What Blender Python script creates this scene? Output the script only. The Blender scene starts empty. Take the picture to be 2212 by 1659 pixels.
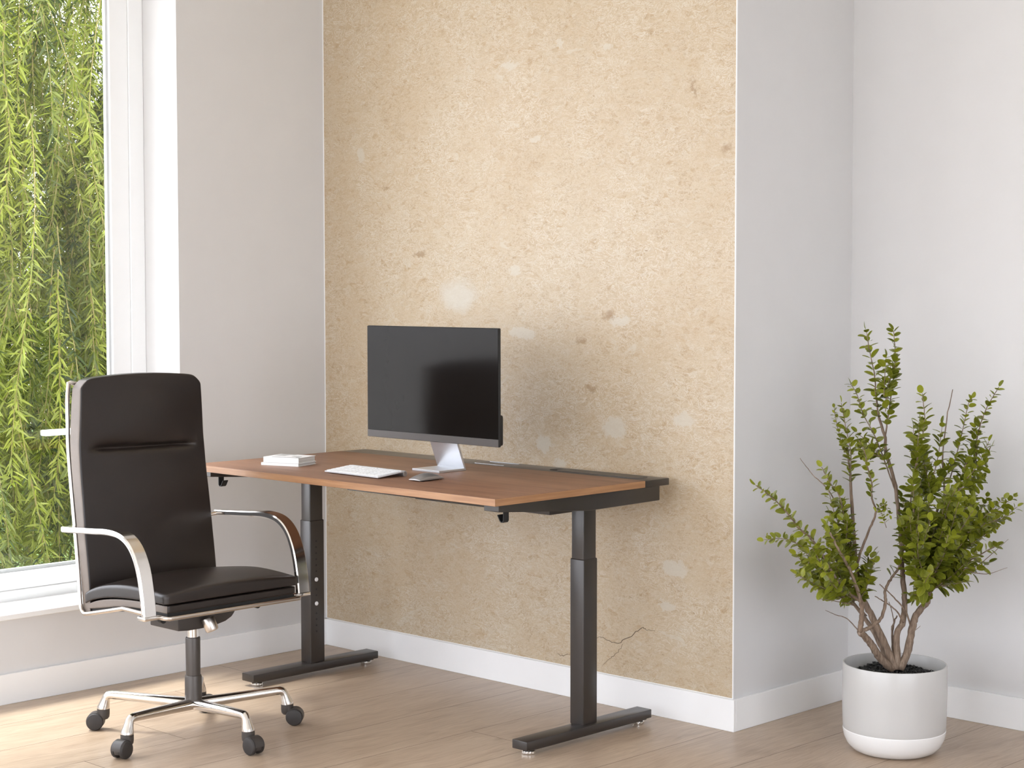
import bpy, bmesh, math, random
import numpy as np
from mathutils import Vector, Matrix

# ------------------------------------------------------------------ camera, sky, sun, exposure
SC = bpy.context.scene
COL = SC.collection
FOCAL_PX, PITCH, YAW, ROLL = 3845.37, 0.0550043, 0.7700254, -0.0008045
CAM_POS = Vector((5.32275, -4.44502, 1.40))
cd = bpy.data.cameras.new('camera')
cd.sensor_width = 36.0
cd.lens = 36.0 * FOCAL_PX / 2212.0
cd.clip_start = 0.05
cd.clip_end = 200
cam = bpy.data.objects.new('camera', cd)
COL.objects.link(cam)
fw = Vector((-math.sin(YAW) * math.cos(PITCH), math.cos(YAW) * math.cos(PITCH), -math.sin(PITCH)))
rt0 = Vector((math.cos(YAW), math.sin(YAW), 0))
up0 = rt0.cross(fw)
rt = math.cos(ROLL) * rt0 + math.sin(ROLL) * up0
up = -math.sin(ROLL) * rt0 + math.cos(ROLL) * up0
R = Matrix((rt, up, -fw)).transposed().to_4x4()
R.translation = CAM_POS
cam.matrix_world = R
SC.camera = cam

SC.view_settings.view_transform = 'Standard'
SC.view_settings.look = 'None'
SC.view_settings.gamma = 1.0
SC.view_settings.exposure = 0.83
SC.view_settings.use_curve_mapping = False

world = bpy.data.worlds.new('world')
SC.world = world
world.use_nodes = True
wb = world.node_tree.nodes['Background']
wb.inputs[0].default_value = (0.93, 0.935, 1.04, 1)
wb.inputs[1].default_value = 3.5

sd = bpy.data.lights.new('sun', 'SUN')
sd.energy = 4.8
sd.angle = math.radians(14)
sd.color = (1.0, 0.975, 0.95)
sun = bpy.data.objects.new('sun', sd)
COL.objects.link(sun)
sun.rotation_euler = Vector((0.34, 0.13, -1.0)).to_track_quat('-Z', 'Y').to_euler()

def portal(name, loc, direction, sx, sy):
    d = bpy.data.lights.new(name, 'AREA')
    d.shape = 'RECTANGLE'
    d.size, d.size_y = sx, sy
    d.cycles.is_portal = True
    o = bpy.data.objects.new(name, d)
    COL.objects.link(o)
    o.location = loc
    o.rotation_euler = Vector(direction).to_track_quat('-Z', 'Z').to_euler()
WL_Y0, WL_Y1, WL_Z0, WL_Z1 = -5.4, -0.668, 0.285, 2.72      # left window opening
WF_X0, WF_X1, WF_Z0, WF_Z1 = 0.1, 5.2, 0.12, 2.78           # window in the wall behind the camera
WR_Y0, WR_Y1, WR_Z0, WR_Z1 = -5.4, -0.9, 0.30, 2.70          # unseen window added for fill light from the camera's right
WALL_T = 0.26
CEIL = 2.9
portal('left_window_portal', (-WALL_T - .02, (WL_Y0 + WL_Y1) / 2, (WL_Z0 + WL_Z1) / 2), (1, 0, 0), WL_Y1 - WL_Y0, WL_Z1 - WL_Z0)
portal('front_window_portal', ((WF_X0 + WF_X1) / 2, -6.2 - WALL_T - .02, (WF_Z0 + WF_Z1) / 2), (0, 1, 0), WF_X1 - WF_X0, WF_Z1 - WF_Z0)

portal('fill_window_portal', (6.8 + WALL_T + .02, (WR_Y0 + WR_Y1) / 2, (WR_Z0 + WR_Z1) / 2), (-1, 0, 0), WR_Y1 - WR_Y0, WR_Z1 - WR_Z0)

# ------------------------------------------------------------------ node helpers
def new_mat(name):
    m = bpy.data.materials.new(name)
    m.use_nodes = True
    return m, m.node_tree, m.node_tree.nodes['Principled BSDF']

class NT:
    def __init__(s, nt): s.nt = nt
    def n(s, t, **k):
        x = s.nt.nodes.new(t)
        for a, v in k.items(): setattr(x, a, v)
        return x
    def lk(s, a, b): s.nt.links.new(a, b)
    def put(s, sock, v):
        if hasattr(v, 'links') or isinstance(v, bpy.types.NodeSocket): s.lk(v, sock)
        else: sock.default_value = v
    def math(s, op, a, b=0.0, c=None, clamp=False):
        x = s.n('ShaderNodeMath', operation=op, use_clamp=clamp)
        s.put(x.inputs[0], a); s.put(x.inputs[1], b)
        if c is not None: s.put(x.inputs[2], c)
        return x.outputs[0]
    def vmath(s, op, a, b):
        x = s.n('ShaderNodeVectorMath', operation=op)
        s.put(x.inputs[0], a); s.put(x.inputs[1], b)
        return x.outputs[0]
    def mapping(s, v, loc=(0, 0, 0), rot=(0, 0, 0), scale=(1, 1, 1)):
        x = s.n('ShaderNodeMapping')
        s.lk(v, x.inputs[0])
        x.inputs[1].default_value = loc; x.inputs[2].default_value = rot; x.inputs[3].default_value = scale
        return x.outputs[0]
    def noise(s, v, scale, detail=4, rough=.55, dist=0):
        x = s.n('ShaderNodeTexNoise')
        s.lk(v, x.inputs['Vector'])
        x.inputs['Scale'].default_value = scale; x.inputs['Detail'].default_value = detail
        x.inputs['Roughness'].default_value = rough; x.inputs['Distortion'].default_value = dist
        return x
    def ramp(s, f, stops, interp='LINEAR'):
        x = s.n('ShaderNodeValToRGB')
        s.lk(f, x.inputs[0])
        x.color_ramp.interpolation = interp
        e = x.color_ramp.elements
        while len(e) < len(stops): e.new(.5)
        for i, (p, c) in enumerate(stops):
            e[i].position = p
            e[i].color = (c, c, c, 1) if isinstance(c, (int, float)) else (*c, 1)
        return x.outputs[0]
    def mix(s, f, a, b, blend='MIX'):
        x = s.n('ShaderNodeMix', data_type='RGBA', blend_type=blend)
        s.put(x.inputs[0], f)
        s.put(x.inputs[6], a if not isinstance(a, tuple) else (*a, 1))
        s.put(x.inputs[7], b if not isinstance(b, tuple) else (*b, 1))
        return x.outputs[2]
    def bump(s, h, strength, dist=.002):
        x = s.n('ShaderNodeBump')
        s.lk(h, x.inputs['Height'])
        x.inputs['Strength'].default_value = strength; x.inputs['Distance'].default_value = dist
        return x.outputs[0]
    def obj(s): return s.n('ShaderNodeTexCoord').outputs['Object']

def simple(name, col, rough=.5, metal=0, bump=None, spec=.5, coat=0, var=0.0):
    """plain procedural surface: base colour with slight noise variation and an optional fine bump"""
    m, nt, b = new_mat(name)
    N = NT(nt)
    b.inputs['Roughness'].default_value = rough
    b.inputs['Metallic'].default_value = metal
    b.inputs['Specular IOR Level'].default_value = spec
    b.inputs['Coat Weight'].default_value = coat
    co = N.obj()
    nz = N.noise(co, 9, 3).outputs[0]
    lo = tuple(c * (1 - var) for c in col); hi = tuple(min(1, c * (1 + var)) for c in col)
    N.lk(N.ramp(nz, [(.3, lo), (.7, hi)]), b.inputs['Base Color'])
    if bump:
        N.lk(N.bump(N.noise(co, bump[0], 4, .6).outputs[0], bump[1], bump[2]), b.inputs['Normal'])
    return m

M = {}
M['wall'] = simple('wall_paint', (.652, .645, .640), .75, bump=(140, .06, .001), var=.01, spec=.3)
M['ceiling'] = simple('ceiling_paint', (.8, .8, .79), .8, var=.01)
M['trim'] = simple('white_gloss_paint', (.84, .84, .835), .38, var=.01)
M['window'] = simple('white_window_frame', (.86, .87, .87), .35, var=.01)
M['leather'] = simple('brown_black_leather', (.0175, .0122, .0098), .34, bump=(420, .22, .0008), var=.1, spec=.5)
M['leather_side'] = simple('taupe_leather_glare', (.165, .135, .112), .5, bump=(380, .35, .001), var=.12)  # taupe leather, lightened so its colour carries the glare on the sides
M['chrome'] = simple('polished_chrome', (.80, .775, .74), .13, 1, var=.02)
M['satin'] = simple('satin_metal', (.62, .57, .52), .3, 1, var=.04)
M['black_metal'] = simple('powder_coated_black', (.031, .025, .0215), .30, 0, bump=(500, .05, .0005), var=.08, spec=.6)
M['black'] = simple('matt_black', (.012, .0115, .011), .65, var=.05)
M['plastic'] = simple('dark_grey_plastic', (.050, .043, .039), .42, var=.05)
M['rubber'] = simple('dark_rubber', (.028, .024, .022), .6, var=.05)
M['column'] = simple('dark_bronze_sleeve', (.075, .064, .056), .38, .3, var=.05)
M['screen'] = simple('glossy_black_screen', (.0075, .0058, .0048), .12, var=.02, spec=.13)
M['chin'] = simple('dark_grey_bezel', (.055, .045, .039), .45, 0, var=.03)
M['alu'] = simple('brushed_aluminium', (.66, .67, .69), .38, .85, bump=(300, .05, .0004), var=.02)
M['white_plastic'] = simple('white_plastic', (.85, .855, .86), .35, var=.01)
M['grey_plastic'] = simple('silver_plastic', (.33, .31, .30), .3, .6, var=.03)
M['keyboard_body'] = simple('silver_keyboard_body', (.60, .60, .61), .4, .2, var=.02)
M['paper_white'] = simple('white_book_cover', (.86, .86, .85), .45, var=.01)
M['ink'] = simple('dark_grey_print', (.09, .09, .088), .5, var=.05)
M['ink_light'] = simple('pale_grey_print', (.45, .45, .44), .5, var=.05)
M['pot'] = simple('glazed_off_white_ceramic', (.52, .512, .495), .27, var=.015, spec=.5)
M['bark'] = None

def mat_pages():
    m, nt, b = new_mat('book_pages'); N = NT(nt)
    co = N.mapping(N.obj(), scale=(1, 1, 260))
    N.lk(N.ramp(N.noise(co, 3, 2).outputs[0], [(.35, (.50, .49, .46)), (.65, (.70, .69, .66))]), b.inputs['Base Color'])
    b.inputs['Roughness'].default_value = .8
    return m
M['pages'] = mat_pages()

def mat_stone():
    m, nt, b = new_mat('beige_limestone'); N = NT(nt)
    co = N.obj()
    warp = N.noise(co, 5.5, 3, .6)
    wv = N.vmath('MULTIPLY', N.vmath('SUBTRACT', warp.outputs[1], (.5, .5, .5)), (.10, .0, .06))
    p = N.vmath('ADD', co, wv)
    p2 = N.mapping(p, rot=(0, .30, 0), scale=(1, 1, 1.9))
    # broad cloudy tone
    c = N.ramp(N.noise(co, 1.7, 5, .6).outputs[0], [(.3, (.66, .515, .345)), (.5, (.71, .58, .415)), (.72, (.725, .615, .46))])
    # flaky fragments
    v = N.n('ShaderNodeTexVoronoi', feature='F1', voronoi_dimensions='3D')
    N.lk(N.mapping(p2, scale=(1, .2, 1)), v.inputs['Vector'])
    v.inputs['Scale'].default_value = 34; v.inputs['Randomness'].default_value = 1
    sep = N.n('ShaderNodeSeparateColor'); N.lk(v.outputs['Color'], sep.inputs[0])
    fl = N.ramp(sep.outputs[0], [(0, (.60, .43, .25)), (.22, (.70, .565, .39)), (.72, (.715, .595, .43)), (1, (.77, .69, .56))])
    m1 = N.ramp(N.noise(p2, 26, 6, .7).outputs[0], [(.40, 0), (.62, .75)])
    c = N.mix(m1, c, fl)
    # fine ochre curls: thin closed lines along noise contours
    n2 = N.noise(p2, 30, 4, .62, 2.2).outputs[0]
    r2 = N.math('ABSOLUTE', N.math('SUBTRACT', n2, .44))
    k2 = N.ramp(N.noise(N.mapping(co, loc=(5, 2, 3)), 9, 3).outputs[0], [(.40, .25), (.60, 1)])
    c = N.mix(N.math('MULTIPLY', N.ramp(r2, [(0, .95), (.028, 0)]), k2), c, (.46, .31, .165))
    c = N.mix(N.ramp(n2, [(.27, .8), (.36, 0)]), c, (.50, .345, .185))
    # short curled dark strokes
    n7 = N.noise(N.mapping(p2, loc=(2, 9, 4)), 62, 3, .6, 1.5).outputs[0]
    r7 = N.math('ABSOLUTE', N.math('SUBTRACT', n7, .40))
    c = N.mix(N.ramp(r7, [(0, .55), (.018, 0)]), c, (.42, .30, .18))
    # white crystalline veinlets and curls
    n3 = N.noise(N.mapping(p2, loc=(1, 4, 2)), 24, 6, .7, 1.6).outputs[0]
    r3 = N.math('ABSOLUTE', N.math('SUBTRACT', n3, .53))
    m3b = N.ramp(N.noise(co, 3.6, 4).outputs[0], [(.40, .25), (.58, 1)])
    c = N.mix(N.math('MULTIPLY', N.ramp(r3, [(0.0, 1), (.028, 0)]), m3b), c, (.90, .85, .74))
    n8 = N.noise(N.mapping(p2, loc=(6, 4, 8), rot=(0, -.5, 0)), 55, 4, .65, 1.0).outputs[0]
    c = N.mix(N.ramp(N.math('ABSOLUTE', N.math('SUBTRACT', n8, .55)), [(0, .6), (.02, 0)]), c, (.88, .82, .70))
    # pale shell-like patches, random
    n4 = N.noise(p2, 9, 5, .6, .6).outputs[0]
    c = N.mix(N.ramp(n4, [(.64, 0), (.69, .6)]), c, (.80, .745, .63))
    # rare brown specks
    n5 = N.noise(N.mapping(p2, loc=(3, 1, 7)), 24, 5, .65).outputs[0]
    c = N.mix(N.ramp(n5, [(.70, 0), (.76, .7)]), c, (.36, .235, .12))
    n6 = N.noise(N.mapping(p2, loc=(8, 2, 1)), 95, 3, .6).outputs[0]
    c = N.mix(N.ramp(n6, [(.68, 0), (.75, .6)]), c, (.34, .25, .16))
    # individual fossils and patches
    sx = N.n('ShaderNodeSeparateXYZ')
    w2 = N.noise(co, 17, 8, .8)
    N.lk(N.vmath('ADD', co, N.vmath('MULTIPLY', N.vmath('SUBTRACT', w2.outputs[1], (.5, .5, .5)), (.13, 0, .09))), sx.inputs[0])
    def blob(cx, cz, rx, rz, edge=.25):
        dx = N.math('DIVIDE', N.math('SUBTRACT', sx.outputs[0], cx), rx)
        dz = N.math('DIVIDE', N.math('SUBTRACT', sx.outputs[2], cz), rz)
        d = N.math('ADD', N.math('MULTIPLY', dx, dx), N.math('MULTIPLY', dz, dz))
        mr = N.n('ShaderNodeMapRange'); N.lk(d, mr.inputs[0])
        mr.inputs[1].default_value = 1 + edge; mr.inputs[2].default_value = 1 - edge
        return mr.outputs[0]
    def group(lst, edge=.25):
        acc = None
        for t in lst:
            q = blob(*t, edge)
            acc = q if acc is None else N.math('MAXIMUM', acc, q)
        return acc
    white = group([(1.435, 2.184, .030, .015), (1.232, 2.21, .016, .017), (1.021, 1.448, .026, .018), (1.492, 1.285, .045, .016),
                   (1.767, .972, .050, .022), (1.479, .93, .05, .035), (1.726, .489, .050, .028), (1.229, .797, .035, .018),
                   (1.055, 1.236, .06, .020), (1.121, 1.902, .03, .012), (1.698, .362, .03, .014), (.988, 2.165, .045, .010), (.208, 1.894, .014, .028),
                   (1.15, .86, .035, .03)])
    c = N.mix(N.math('MULTIPLY', white, .72), c, (.80, .755, .655))
    c = N.mix(N.math('MULTIPLY', blob(.733, 1.363, .085, .055, .7), .75), c, (.80, .77, .69))
    brown = group([(.351, 1.762, .014, .008), (.526, 1.515, .030, .008), (1.93, 1.829, .022, .014), (1.447, 1.30, .024, .016),
                   (1.366, 1.059, .020, .012), (1.802, 2.022, .008, .030), (1.324, 1.218, .024, .010), (1.14, .62, .016, .012)], .8)
    c = N.mix(N.math('MULTIPLY', brown, .65), c, (.42, .27, .14))
    c = N.mix(1, c, (.675, .655, .625), 'MULTIPLY')
    N.lk(c, b.inputs['Base Color'])
    b.inputs['Roughness'].default_value = .42
    b.inputs['Specular IOR Level'].default_value = .35
    N.lk(N.bump(n2, .05, .001), b.inputs['Normal'])
    return m
M['stone'] = mat_stone()

def mat_floor():
    m, nt, b = new_mat('oak_laminate'); N = NT(nt)
    co = N.obj()
    at = N.n('ShaderNodeAttribute', attribute_name='tone')
    t = at.outputs['Fac']
    cx = N.n('ShaderNodeCombineXYZ'); N.lk(N.math('MULTIPLY', t, 17.0), cx.inputs[0]); N.lk(N.math('MULTIPLY', t, 31.0), cx.inputs[1])
    p = N.vmath('ADD', co, cx.outputs[0])
    w = N.noise(p, 2.3, 3)
    p = N.vmath('ADD', p, N.vmath('MULTIPLY', N.vmath('SUBTRACT', w.outputs[1], (.5, .5, .5)), (.10, .25, 0)))
    g1 = N.noise(N.mapping(p, scale=(9, .9, 1)), 3.2, 6, .62, .3).outputs[0]
    g2 = N.noise(N.mapping(p, scale=(60, 3.2, 1)), 3, 4, .6).outputs[0]
    c = N.ramp(g1, [(.28, (.30, .21, .14)), (.46, (.455, .345, .245)), (.72, (.57, .45, .335))])
    c = N.mix(.42, c, N.ramp(g2, [(.3, (.30, .21, .145)), (.65, (.545, .425, .31))]))
    kn = N.noise(N.mapping(p, scale=(3.2, 1.3, 1)), 2.1, 2).outputs[0]
    c = N.mix(N.ramp(kn, [(.60, 0), (.74, .5)]), c, (.22, .145, .09))
    c = N.mix(N.math('MULTIPLY', t, .22), c, (.30, .195, .12))
    N.lk(c, b.inputs['Base Color'])
    N.lk(N.ramp(g2, [(.3, .38), (.7, .30)]), b.inputs['Roughness'])
    b.inputs['Specular IOR Level'].default_value = .5
    N.lk(N.bump(g2, .08, .001), b.inputs['Normal'])
    return m
M['floor'] = mat_floor()
M['groove'] = simple('dark_plank_joint', (.055, .036, .024), .8, var=.1)

def mat_desk():
    m, nt, b = new_mat('walnut_veneer'); N = NT(nt)
    co = N.obj()
    w = N.noise(co, 2.5, 3)
    p = N.vmath('ADD', co, N.vmath('MULTIPLY', N.vmath('SUBTRACT', w.outputs[1], (.5, .5, .5)), (.2, .05, .05)))
    g1 = N.noise(N.mapping(p, scale=(.8, 9, 9)), 2.6, 6, .6, .2).outputs[0]
    g2 = N.noise(N.mapping(p, scale=(3, 80, 80)), 2.6, 4, .6).outputs[0]
    c = N.ramp(g1, [(.28, (.165, .082, .048)), (.5, (.235, .120, .070)), (.75, (.33, .175, .10))])
    c = N.mix(.35, c, N.ramp(g2, [(.3, (.15, .075, .045)), (.7, (.31, .165, .095))]))
    N.lk(c, b.inputs['Base Color'])
    b.inputs['Roughness'].default_value = .46
    b.inputs['Specular IOR Level'].default_value = .28
    N.lk(N.bump(g2, .04, .0006), b.inputs['Normal'])
    return m
M['desk'] = mat_desk()
def mat_desk_edge():
    m, nt, b = new_mat('walnut_edge_band'); N = NT(nt)
    g = N.noise(N.mapping(N.obj(), scale=(1.6, 1.6, 26)), 4, 5, .6).outputs[0]
    N.lk(N.ramp(g, [(.3, (.28, .135, .062)), (.7, (.41, .22, .105))]), b.inputs['Base Color'])
    b.inputs['Roughness'].default_value = .35
    return m
M['desk_edge'] = mat_desk_edge()

def mat_bark():
    m, nt, b = new_mat('grey_brown_bark'); N = NT(nt)
    g = N.noise(N.mapping(N.obj(), scale=(60, 60, 9)), 2.2, 5, .65).outputs[0]
    N.lk(N.ramp(g, [(.3, (.10, .065, .042)), (.55, (.22, .155, .108)), (.75, (.36, .28, .21))]), b.inputs['Base Color'])
    b.inputs['Roughness'].default_value = .75
    N.lk(N.bump(g, .5, .003), b.inputs['Normal'])
    return m
M['bark'] = mat_bark()

def mat_leaf(name, dark, light, edge=None, rough=.33, trans=.25, attr='tone'):
    m, nt, b = new_mat(name); N = NT(nt)
    at = N.n('ShaderNodeAttribute', attribute_name=attr)
    c = N.ramp(at.outputs['Fac'], [(0, dark), (1, light)])
    if edge:
        c2 = N.n('ShaderNodeAttribute', attribute_name='vein')
        c = N.mix(N.math('MULTIPLY', c2.outputs['Fac'], .75), c, edge)
    N.lk(c, b.inputs['Base Color'])
    b.inputs['Roughness'].default_value = rough
    b.inputs['Specular IOR Level'].default_value = .4
    tr = N.n('ShaderNodeBsdfTranslucent')
    N.lk(N.mix(1, c, (1.0, 1.15, .45), 'MULTIPLY'), tr.inputs[0])
    mx = N.n('ShaderNodeMixShader'); mx.inputs[0].default_value = trans
    N.lk(b.outputs[0], mx.inputs[1]); N.lk(tr.outputs[0], mx.inputs[2])
    out = [x for x in nt.nodes if x.type == 'OUTPUT_MATERIAL'][0]
    N.lk(mx.outputs[0], out.inputs[0])
    return m
M['leaf'] = mat_leaf('olive_green_leaf', (.078, .090, .007), (.285, .30, .020), (.36, .40, .06), .30, .2)
M['willow_leaf'] = mat_leaf('willow_leaf', (.038, .066, .024), (.40, .43, .085), None, .5, .42)
M['shrub_leaf'] = mat_leaf('hedge_leaf', (.055, .12, .03), (.36, .42, .08), None, .5, .5)

def mat_glass():
    m = bpy.data.materials.new('window_glass'); m.use_nodes = True
    nt = m.node_tree; nt.nodes.clear(); N = NT(nt)
    o = N.n('ShaderNodeOutputMaterial'); t = N.n('ShaderNodeBsdfTransparent'); g = N.n('ShaderNodeBsdfGlossy')
    t.inputs[0].default_value = (.97, .985, .975, 1); g.inputs['Roughness'].default_value = .02
    f = N.n('ShaderNodeFresnel'); bf = N.n('ShaderNodeNewGeometry').outputs['Backfacing']
    N.lk(N.math('SUBTRACT', 1.5, N.math('MULTIPLY', bf, 1.5 - 1 / 1.5)), f.inputs[0])       # thin pane: no total reflection at the rear face
    mx = N.n('ShaderNodeMixShader')
    N.lk(f.outputs[0], mx.inputs[0]); N.lk(t.outputs[0], mx.inputs[1]); N.lk(g.outputs[0], mx.inputs[2]); N.lk(mx.outputs[0], o.inputs[0])
    return m
M['glass'] = mat_glass()
M['grass'] = simple('garden_grass', (.10, .17, .035), .9, bump=(60, .6, .02), var=.4)
M['paving'] = simple('pale_bounce_ground', (.50, .485, .46), .8, var=.08)  # pale neutral tone that keeps green bounce out of the room
M['soil'] = simple('dark_potting_chips', (.012, .0115, .011), .5, bump=(90, .8, .006), var=.5, spec=.5)
M['wood_limb'] = simple('willow_bark', (.16, .115, .07), .8, bump=(30, .5, .01), var=.3)

# ------------------------------------------------------------------ mesh builder
class MB:
    def __init__(s): s.v, s.f, s.mi, s.cur = [], [], [], 0
    def m(s, i): s.cur = i; return s
    def add(s, vs, fs):
        o = len(s.v)
        s.v += [tuple(x) for x in vs]
        s.f += [tuple(i + o for i in f) for f in fs]
        s.mi += [s.cur] * len(fs)
        return s
    def box(s, x0, x1, y0, y1, z0, z1, bev=0, seg=2, mat=None, rot=None):
        vs = [(x, y, z) for x in (x0, x1) for y in (y0, y1) for z in (z0, z1)]
        fs = [(0, 1, 3, 2), (4, 6, 7, 5), (0, 4, 5, 1), (2, 3, 7, 6), (0, 2, 6, 4), (1, 5, 7, 3)]
        if bev > 0:
            bm = bmesh.new()
            bv = [bm.verts.new(x) for x in vs]
            for f in fs: bm.faces.new([bv[i] for i in f])
            bmesh.ops.bevel(bm, geom=bm.edges[:], offset=bev, segments=seg, affect='EDGES', profile=.5)
            bm.verts.index_update()
            vs = [tuple(x.co) for x in bm.verts]; fs = [tuple(x.index for x in f.verts) for f in bm.faces]
            bm.free()
        if mat is not None: vs = [tuple(mat @ Vector(x)) for x in vs]
        return s.add(vs, fs)
    def prism(s, poly, axis, a0, a1, bev=0, seg=2, mat=None):
        """poly: 2-D outline; axis 0/1/2 = extrusion axis, the outline lies in the other two (in order)"""
        def mk(p, a):
            q = [p[0], p[1]]; q.insert(axis, a); return tuple(q)
        n = len(poly)
        vs = [mk(p, a0) for p in poly] + [mk(p, a1) for p in poly]
        fs = [tuple(range(n)), tuple(range(2 * n - 1, n - 1, -1))] + [(i, i + n, (i + 1) % n + n, (i + 1) % n) for i in range(n)]
        bm = bmesh.new()
        bv = [bm.verts.new(x) for x in vs]
        for f in fs: bm.faces.new([bv[i] for i in f])
        bmesh.ops.recalc_face_normals(bm, faces=bm.faces)
        if bev > 0: bmesh.ops.bevel(bm, geom=bm.edges[:], offset=bev, segments=seg, affect='EDGES', profile=.5)
        bm.verts.index_update()
        vs = [tuple(x.co) for x in bm.verts]; fs = [tuple(x.index for x in f.verts) for f in bm.faces]
        bm.free()
        if mat is not None: vs = [tuple(mat @ Vector(x)) for x in vs]
        return s.add(vs, fs)
    def tube(s, pts, rad, seg=12, cap=True, flat=1.0, closed=False):
        pts = [Vector(p) for p in pts]; n = len(pts)
        if not hasattr(rad, '__len__'): rad = [rad] * n
        vs, fs = [], []
        prev = None
        for i, p in enumerate(pts):
            if closed: t = pts[(i + 1) % n] - pts[i - 1]
            else: t = pts[min(i + 1, n - 1)] - pts[max(i - 1, 0)]
            t.normalize()
            if prev is None:
                a = Vector((0, 0, 1)) if abs(t.z) < .9 else Vector((1, 0, 0))
                u = t.cross(a).normalized()
            else:
                u = (prev - t * prev.dot(t)).normalized()
            prev = u; w = t.cross(u)
            for k in range(seg):
                a = 2 * math.pi * k / seg
                vs.append(p + (u * math.cos(a) + w * math.sin(a) * flat) * rad[i])
        m = n if closed else n - 1
        for i in range(m):
            j = (i + 1) % n
            for k in range(seg):
                k2 = (k + 1) % seg
                fs.append((i * seg + k, i * seg + k2, j * seg + k2, j * seg + k))
        if cap and not closed:
            fs.append(tuple(range(seg))[::-1]); fs.append(tuple((n - 1) * seg + k for k in range(seg)))
        return s.add(vs, fs)
    def lathe(s, prof, seg=48, c=(0, 0, 0), mat=None):
        vs, fs = [], []
        for r, z in prof:
            for k in range(seg):
                a = 2 * math.pi * k / seg
                vs.append((c[0] + r * math.cos(a), c[1] + r * math.sin(a), c[2] + z))
        for i in range(len(prof) - 1):
            for k in range(seg):
                k2 = (k + 1) % seg
                fs.append((i * seg + k, i * seg + k2, (i + 1) * seg + k2, (i + 1) * seg + k))
        if prof[0][0] > 1e-6: fs.append(tuple(range(seg))[::-1])
        if prof[-1][0] > 1e-6: fs.append(tuple((len(prof) - 1) * seg + k for k in range(seg)))
        if mat is not None: vs = [tuple(mat @ Vector(x)) for x in vs]
        return s.add(vs, fs)
    def build(s, name, mats, parent=None, loc=(0, 0, 0), smooth=35, sub=0, attrs=None, fix=True):
        me = bpy.data.meshes.new(name)
        me.from_pydata(s.v, [], s.f)
        if not isinstance(mats, (list, tuple)): mats = [mats]
        for x in mats: me.materials.append(x)
        if len(mats) > 1: me.polygons.foreach_set('material_index', s.mi)
        if fix:
            bm = bmesh.new(); bm.from_mesh(me)
            bmesh.ops.remove_doubles(bm, verts=bm.verts, dist=1e-6)
            bmesh.ops.recalc_face_normals(bm, faces=bm.faces)
            bm.to_mesh(me); bm.free()
        if smooth:
            me.polygons.foreach_set('use_smooth', [True] * len(me.polygons))
            me.set_sharp_from_angle(angle=math.radians(smooth))
        me.update()
        o = bpy.data.objects.new(name, me)
        COL.objects.link(o)
        o.location = loc
        if parent: o.parent = parent
        if sub:
            md = o.modifiers.new('subdivision', 'SUBSURF'); md.levels = sub; md.render_levels = sub
        return o

def tag(o, label=None, cat=None, group=None, kind=None):
    if label: o['label'] = label
    if cat: o['category'] = cat
    if group: o['group'] = group
    if kind: o['kind'] = kind
    return o
def empty(name, loc, label, cat, rz=0, group=None):
    o = bpy.data.objects.new(name, None)
    o.empty_display_size = .1
    COL.objects.link(o); o.location = loc; o.rotation_euler = (0, 0, rz)
    return tag(o, label, cat, group)
def struct(o, label=None): return tag(o, label, kind='structure')
def interp(tab, x):
    if x <= tab[0][0]: return tab[0][1]
    for (a, b), (c, d) in zip(tab, tab[1:]):
        if x <= c: return b + (d - b) * (x - a) / (c - a)
    return tab[-1][1]
def catmull(pts, n):
    P = [Vector(p) for p in pts]
    P = [P[0] * 2 - P[1]] + P + [P[-1] * 2 - P[-2]]
    out = []
    for i in range(1, len(P) - 2):
        for k in range(n):
            t = k / n
            a, b, c, d = P[i - 1:i + 3]
            out.append(.5 * ((2 * b) + (c - a) * t + (2 * a - 5 * b + 4 * c - d) * t * t + (3 * b - a - 3 * c + d) * t ** 3))
    out.append(P[-2])
    return out
def lattice_box(A, B, Cc, fn):
    """surface of a lattice box A x B x C mapped through fn(a,b,c): cage for soft cushions"""
    mb = MB(); idx = {}
    na, nb, nc = len(A), len(B), len(Cc)
    def vid(i, j, k):
        if (i, j, k) not in idx:
            idx[(i, j, k)] = len(mb.v); mb.v.append(tuple(fn(A[i], B[j], Cc[k])))
        return idx[(i, j, k)]
    def face(q): mb.f.append(tuple(vid(*t) for t in q)); mb.mi.append(0)
    for i in range(na - 1):
        for j in range(nb - 1):
            for k in (0, nc - 1):
                q = [(i, j, k), (i + 1, j, k), (i + 1, j + 1, k), (i, j + 1, k)]; face(q if k else q[::-1])
    for i in range(na - 1):
        for k in range(nc - 1):
            for j in (0, nb - 1):
                q = [(i, j, k), (i + 1, j, k), (i + 1, j, k + 1), (i, j, k + 1)]; face(q if not j else q[::-1])
    for j in range(nb - 1):
        for k in range(nc - 1):
            for i in (0, na - 1):
                q = [(i, j, k), (i, j + 1, k), (i, j + 1, k + 1), (i, j, k + 1)]; face(q[::-1] if not i else q)
    return mb

# ------------------------------------------------------------------ the room
W, D = 1.9798, 0.6432            # stone wall width, depth of the recess on its right (baseboard faces)
T, HB = 0.012, 0.102             # baseboard thickness and height
XR, YF = 6.8, -6.2               # far right wall, wall behind the camera

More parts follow.
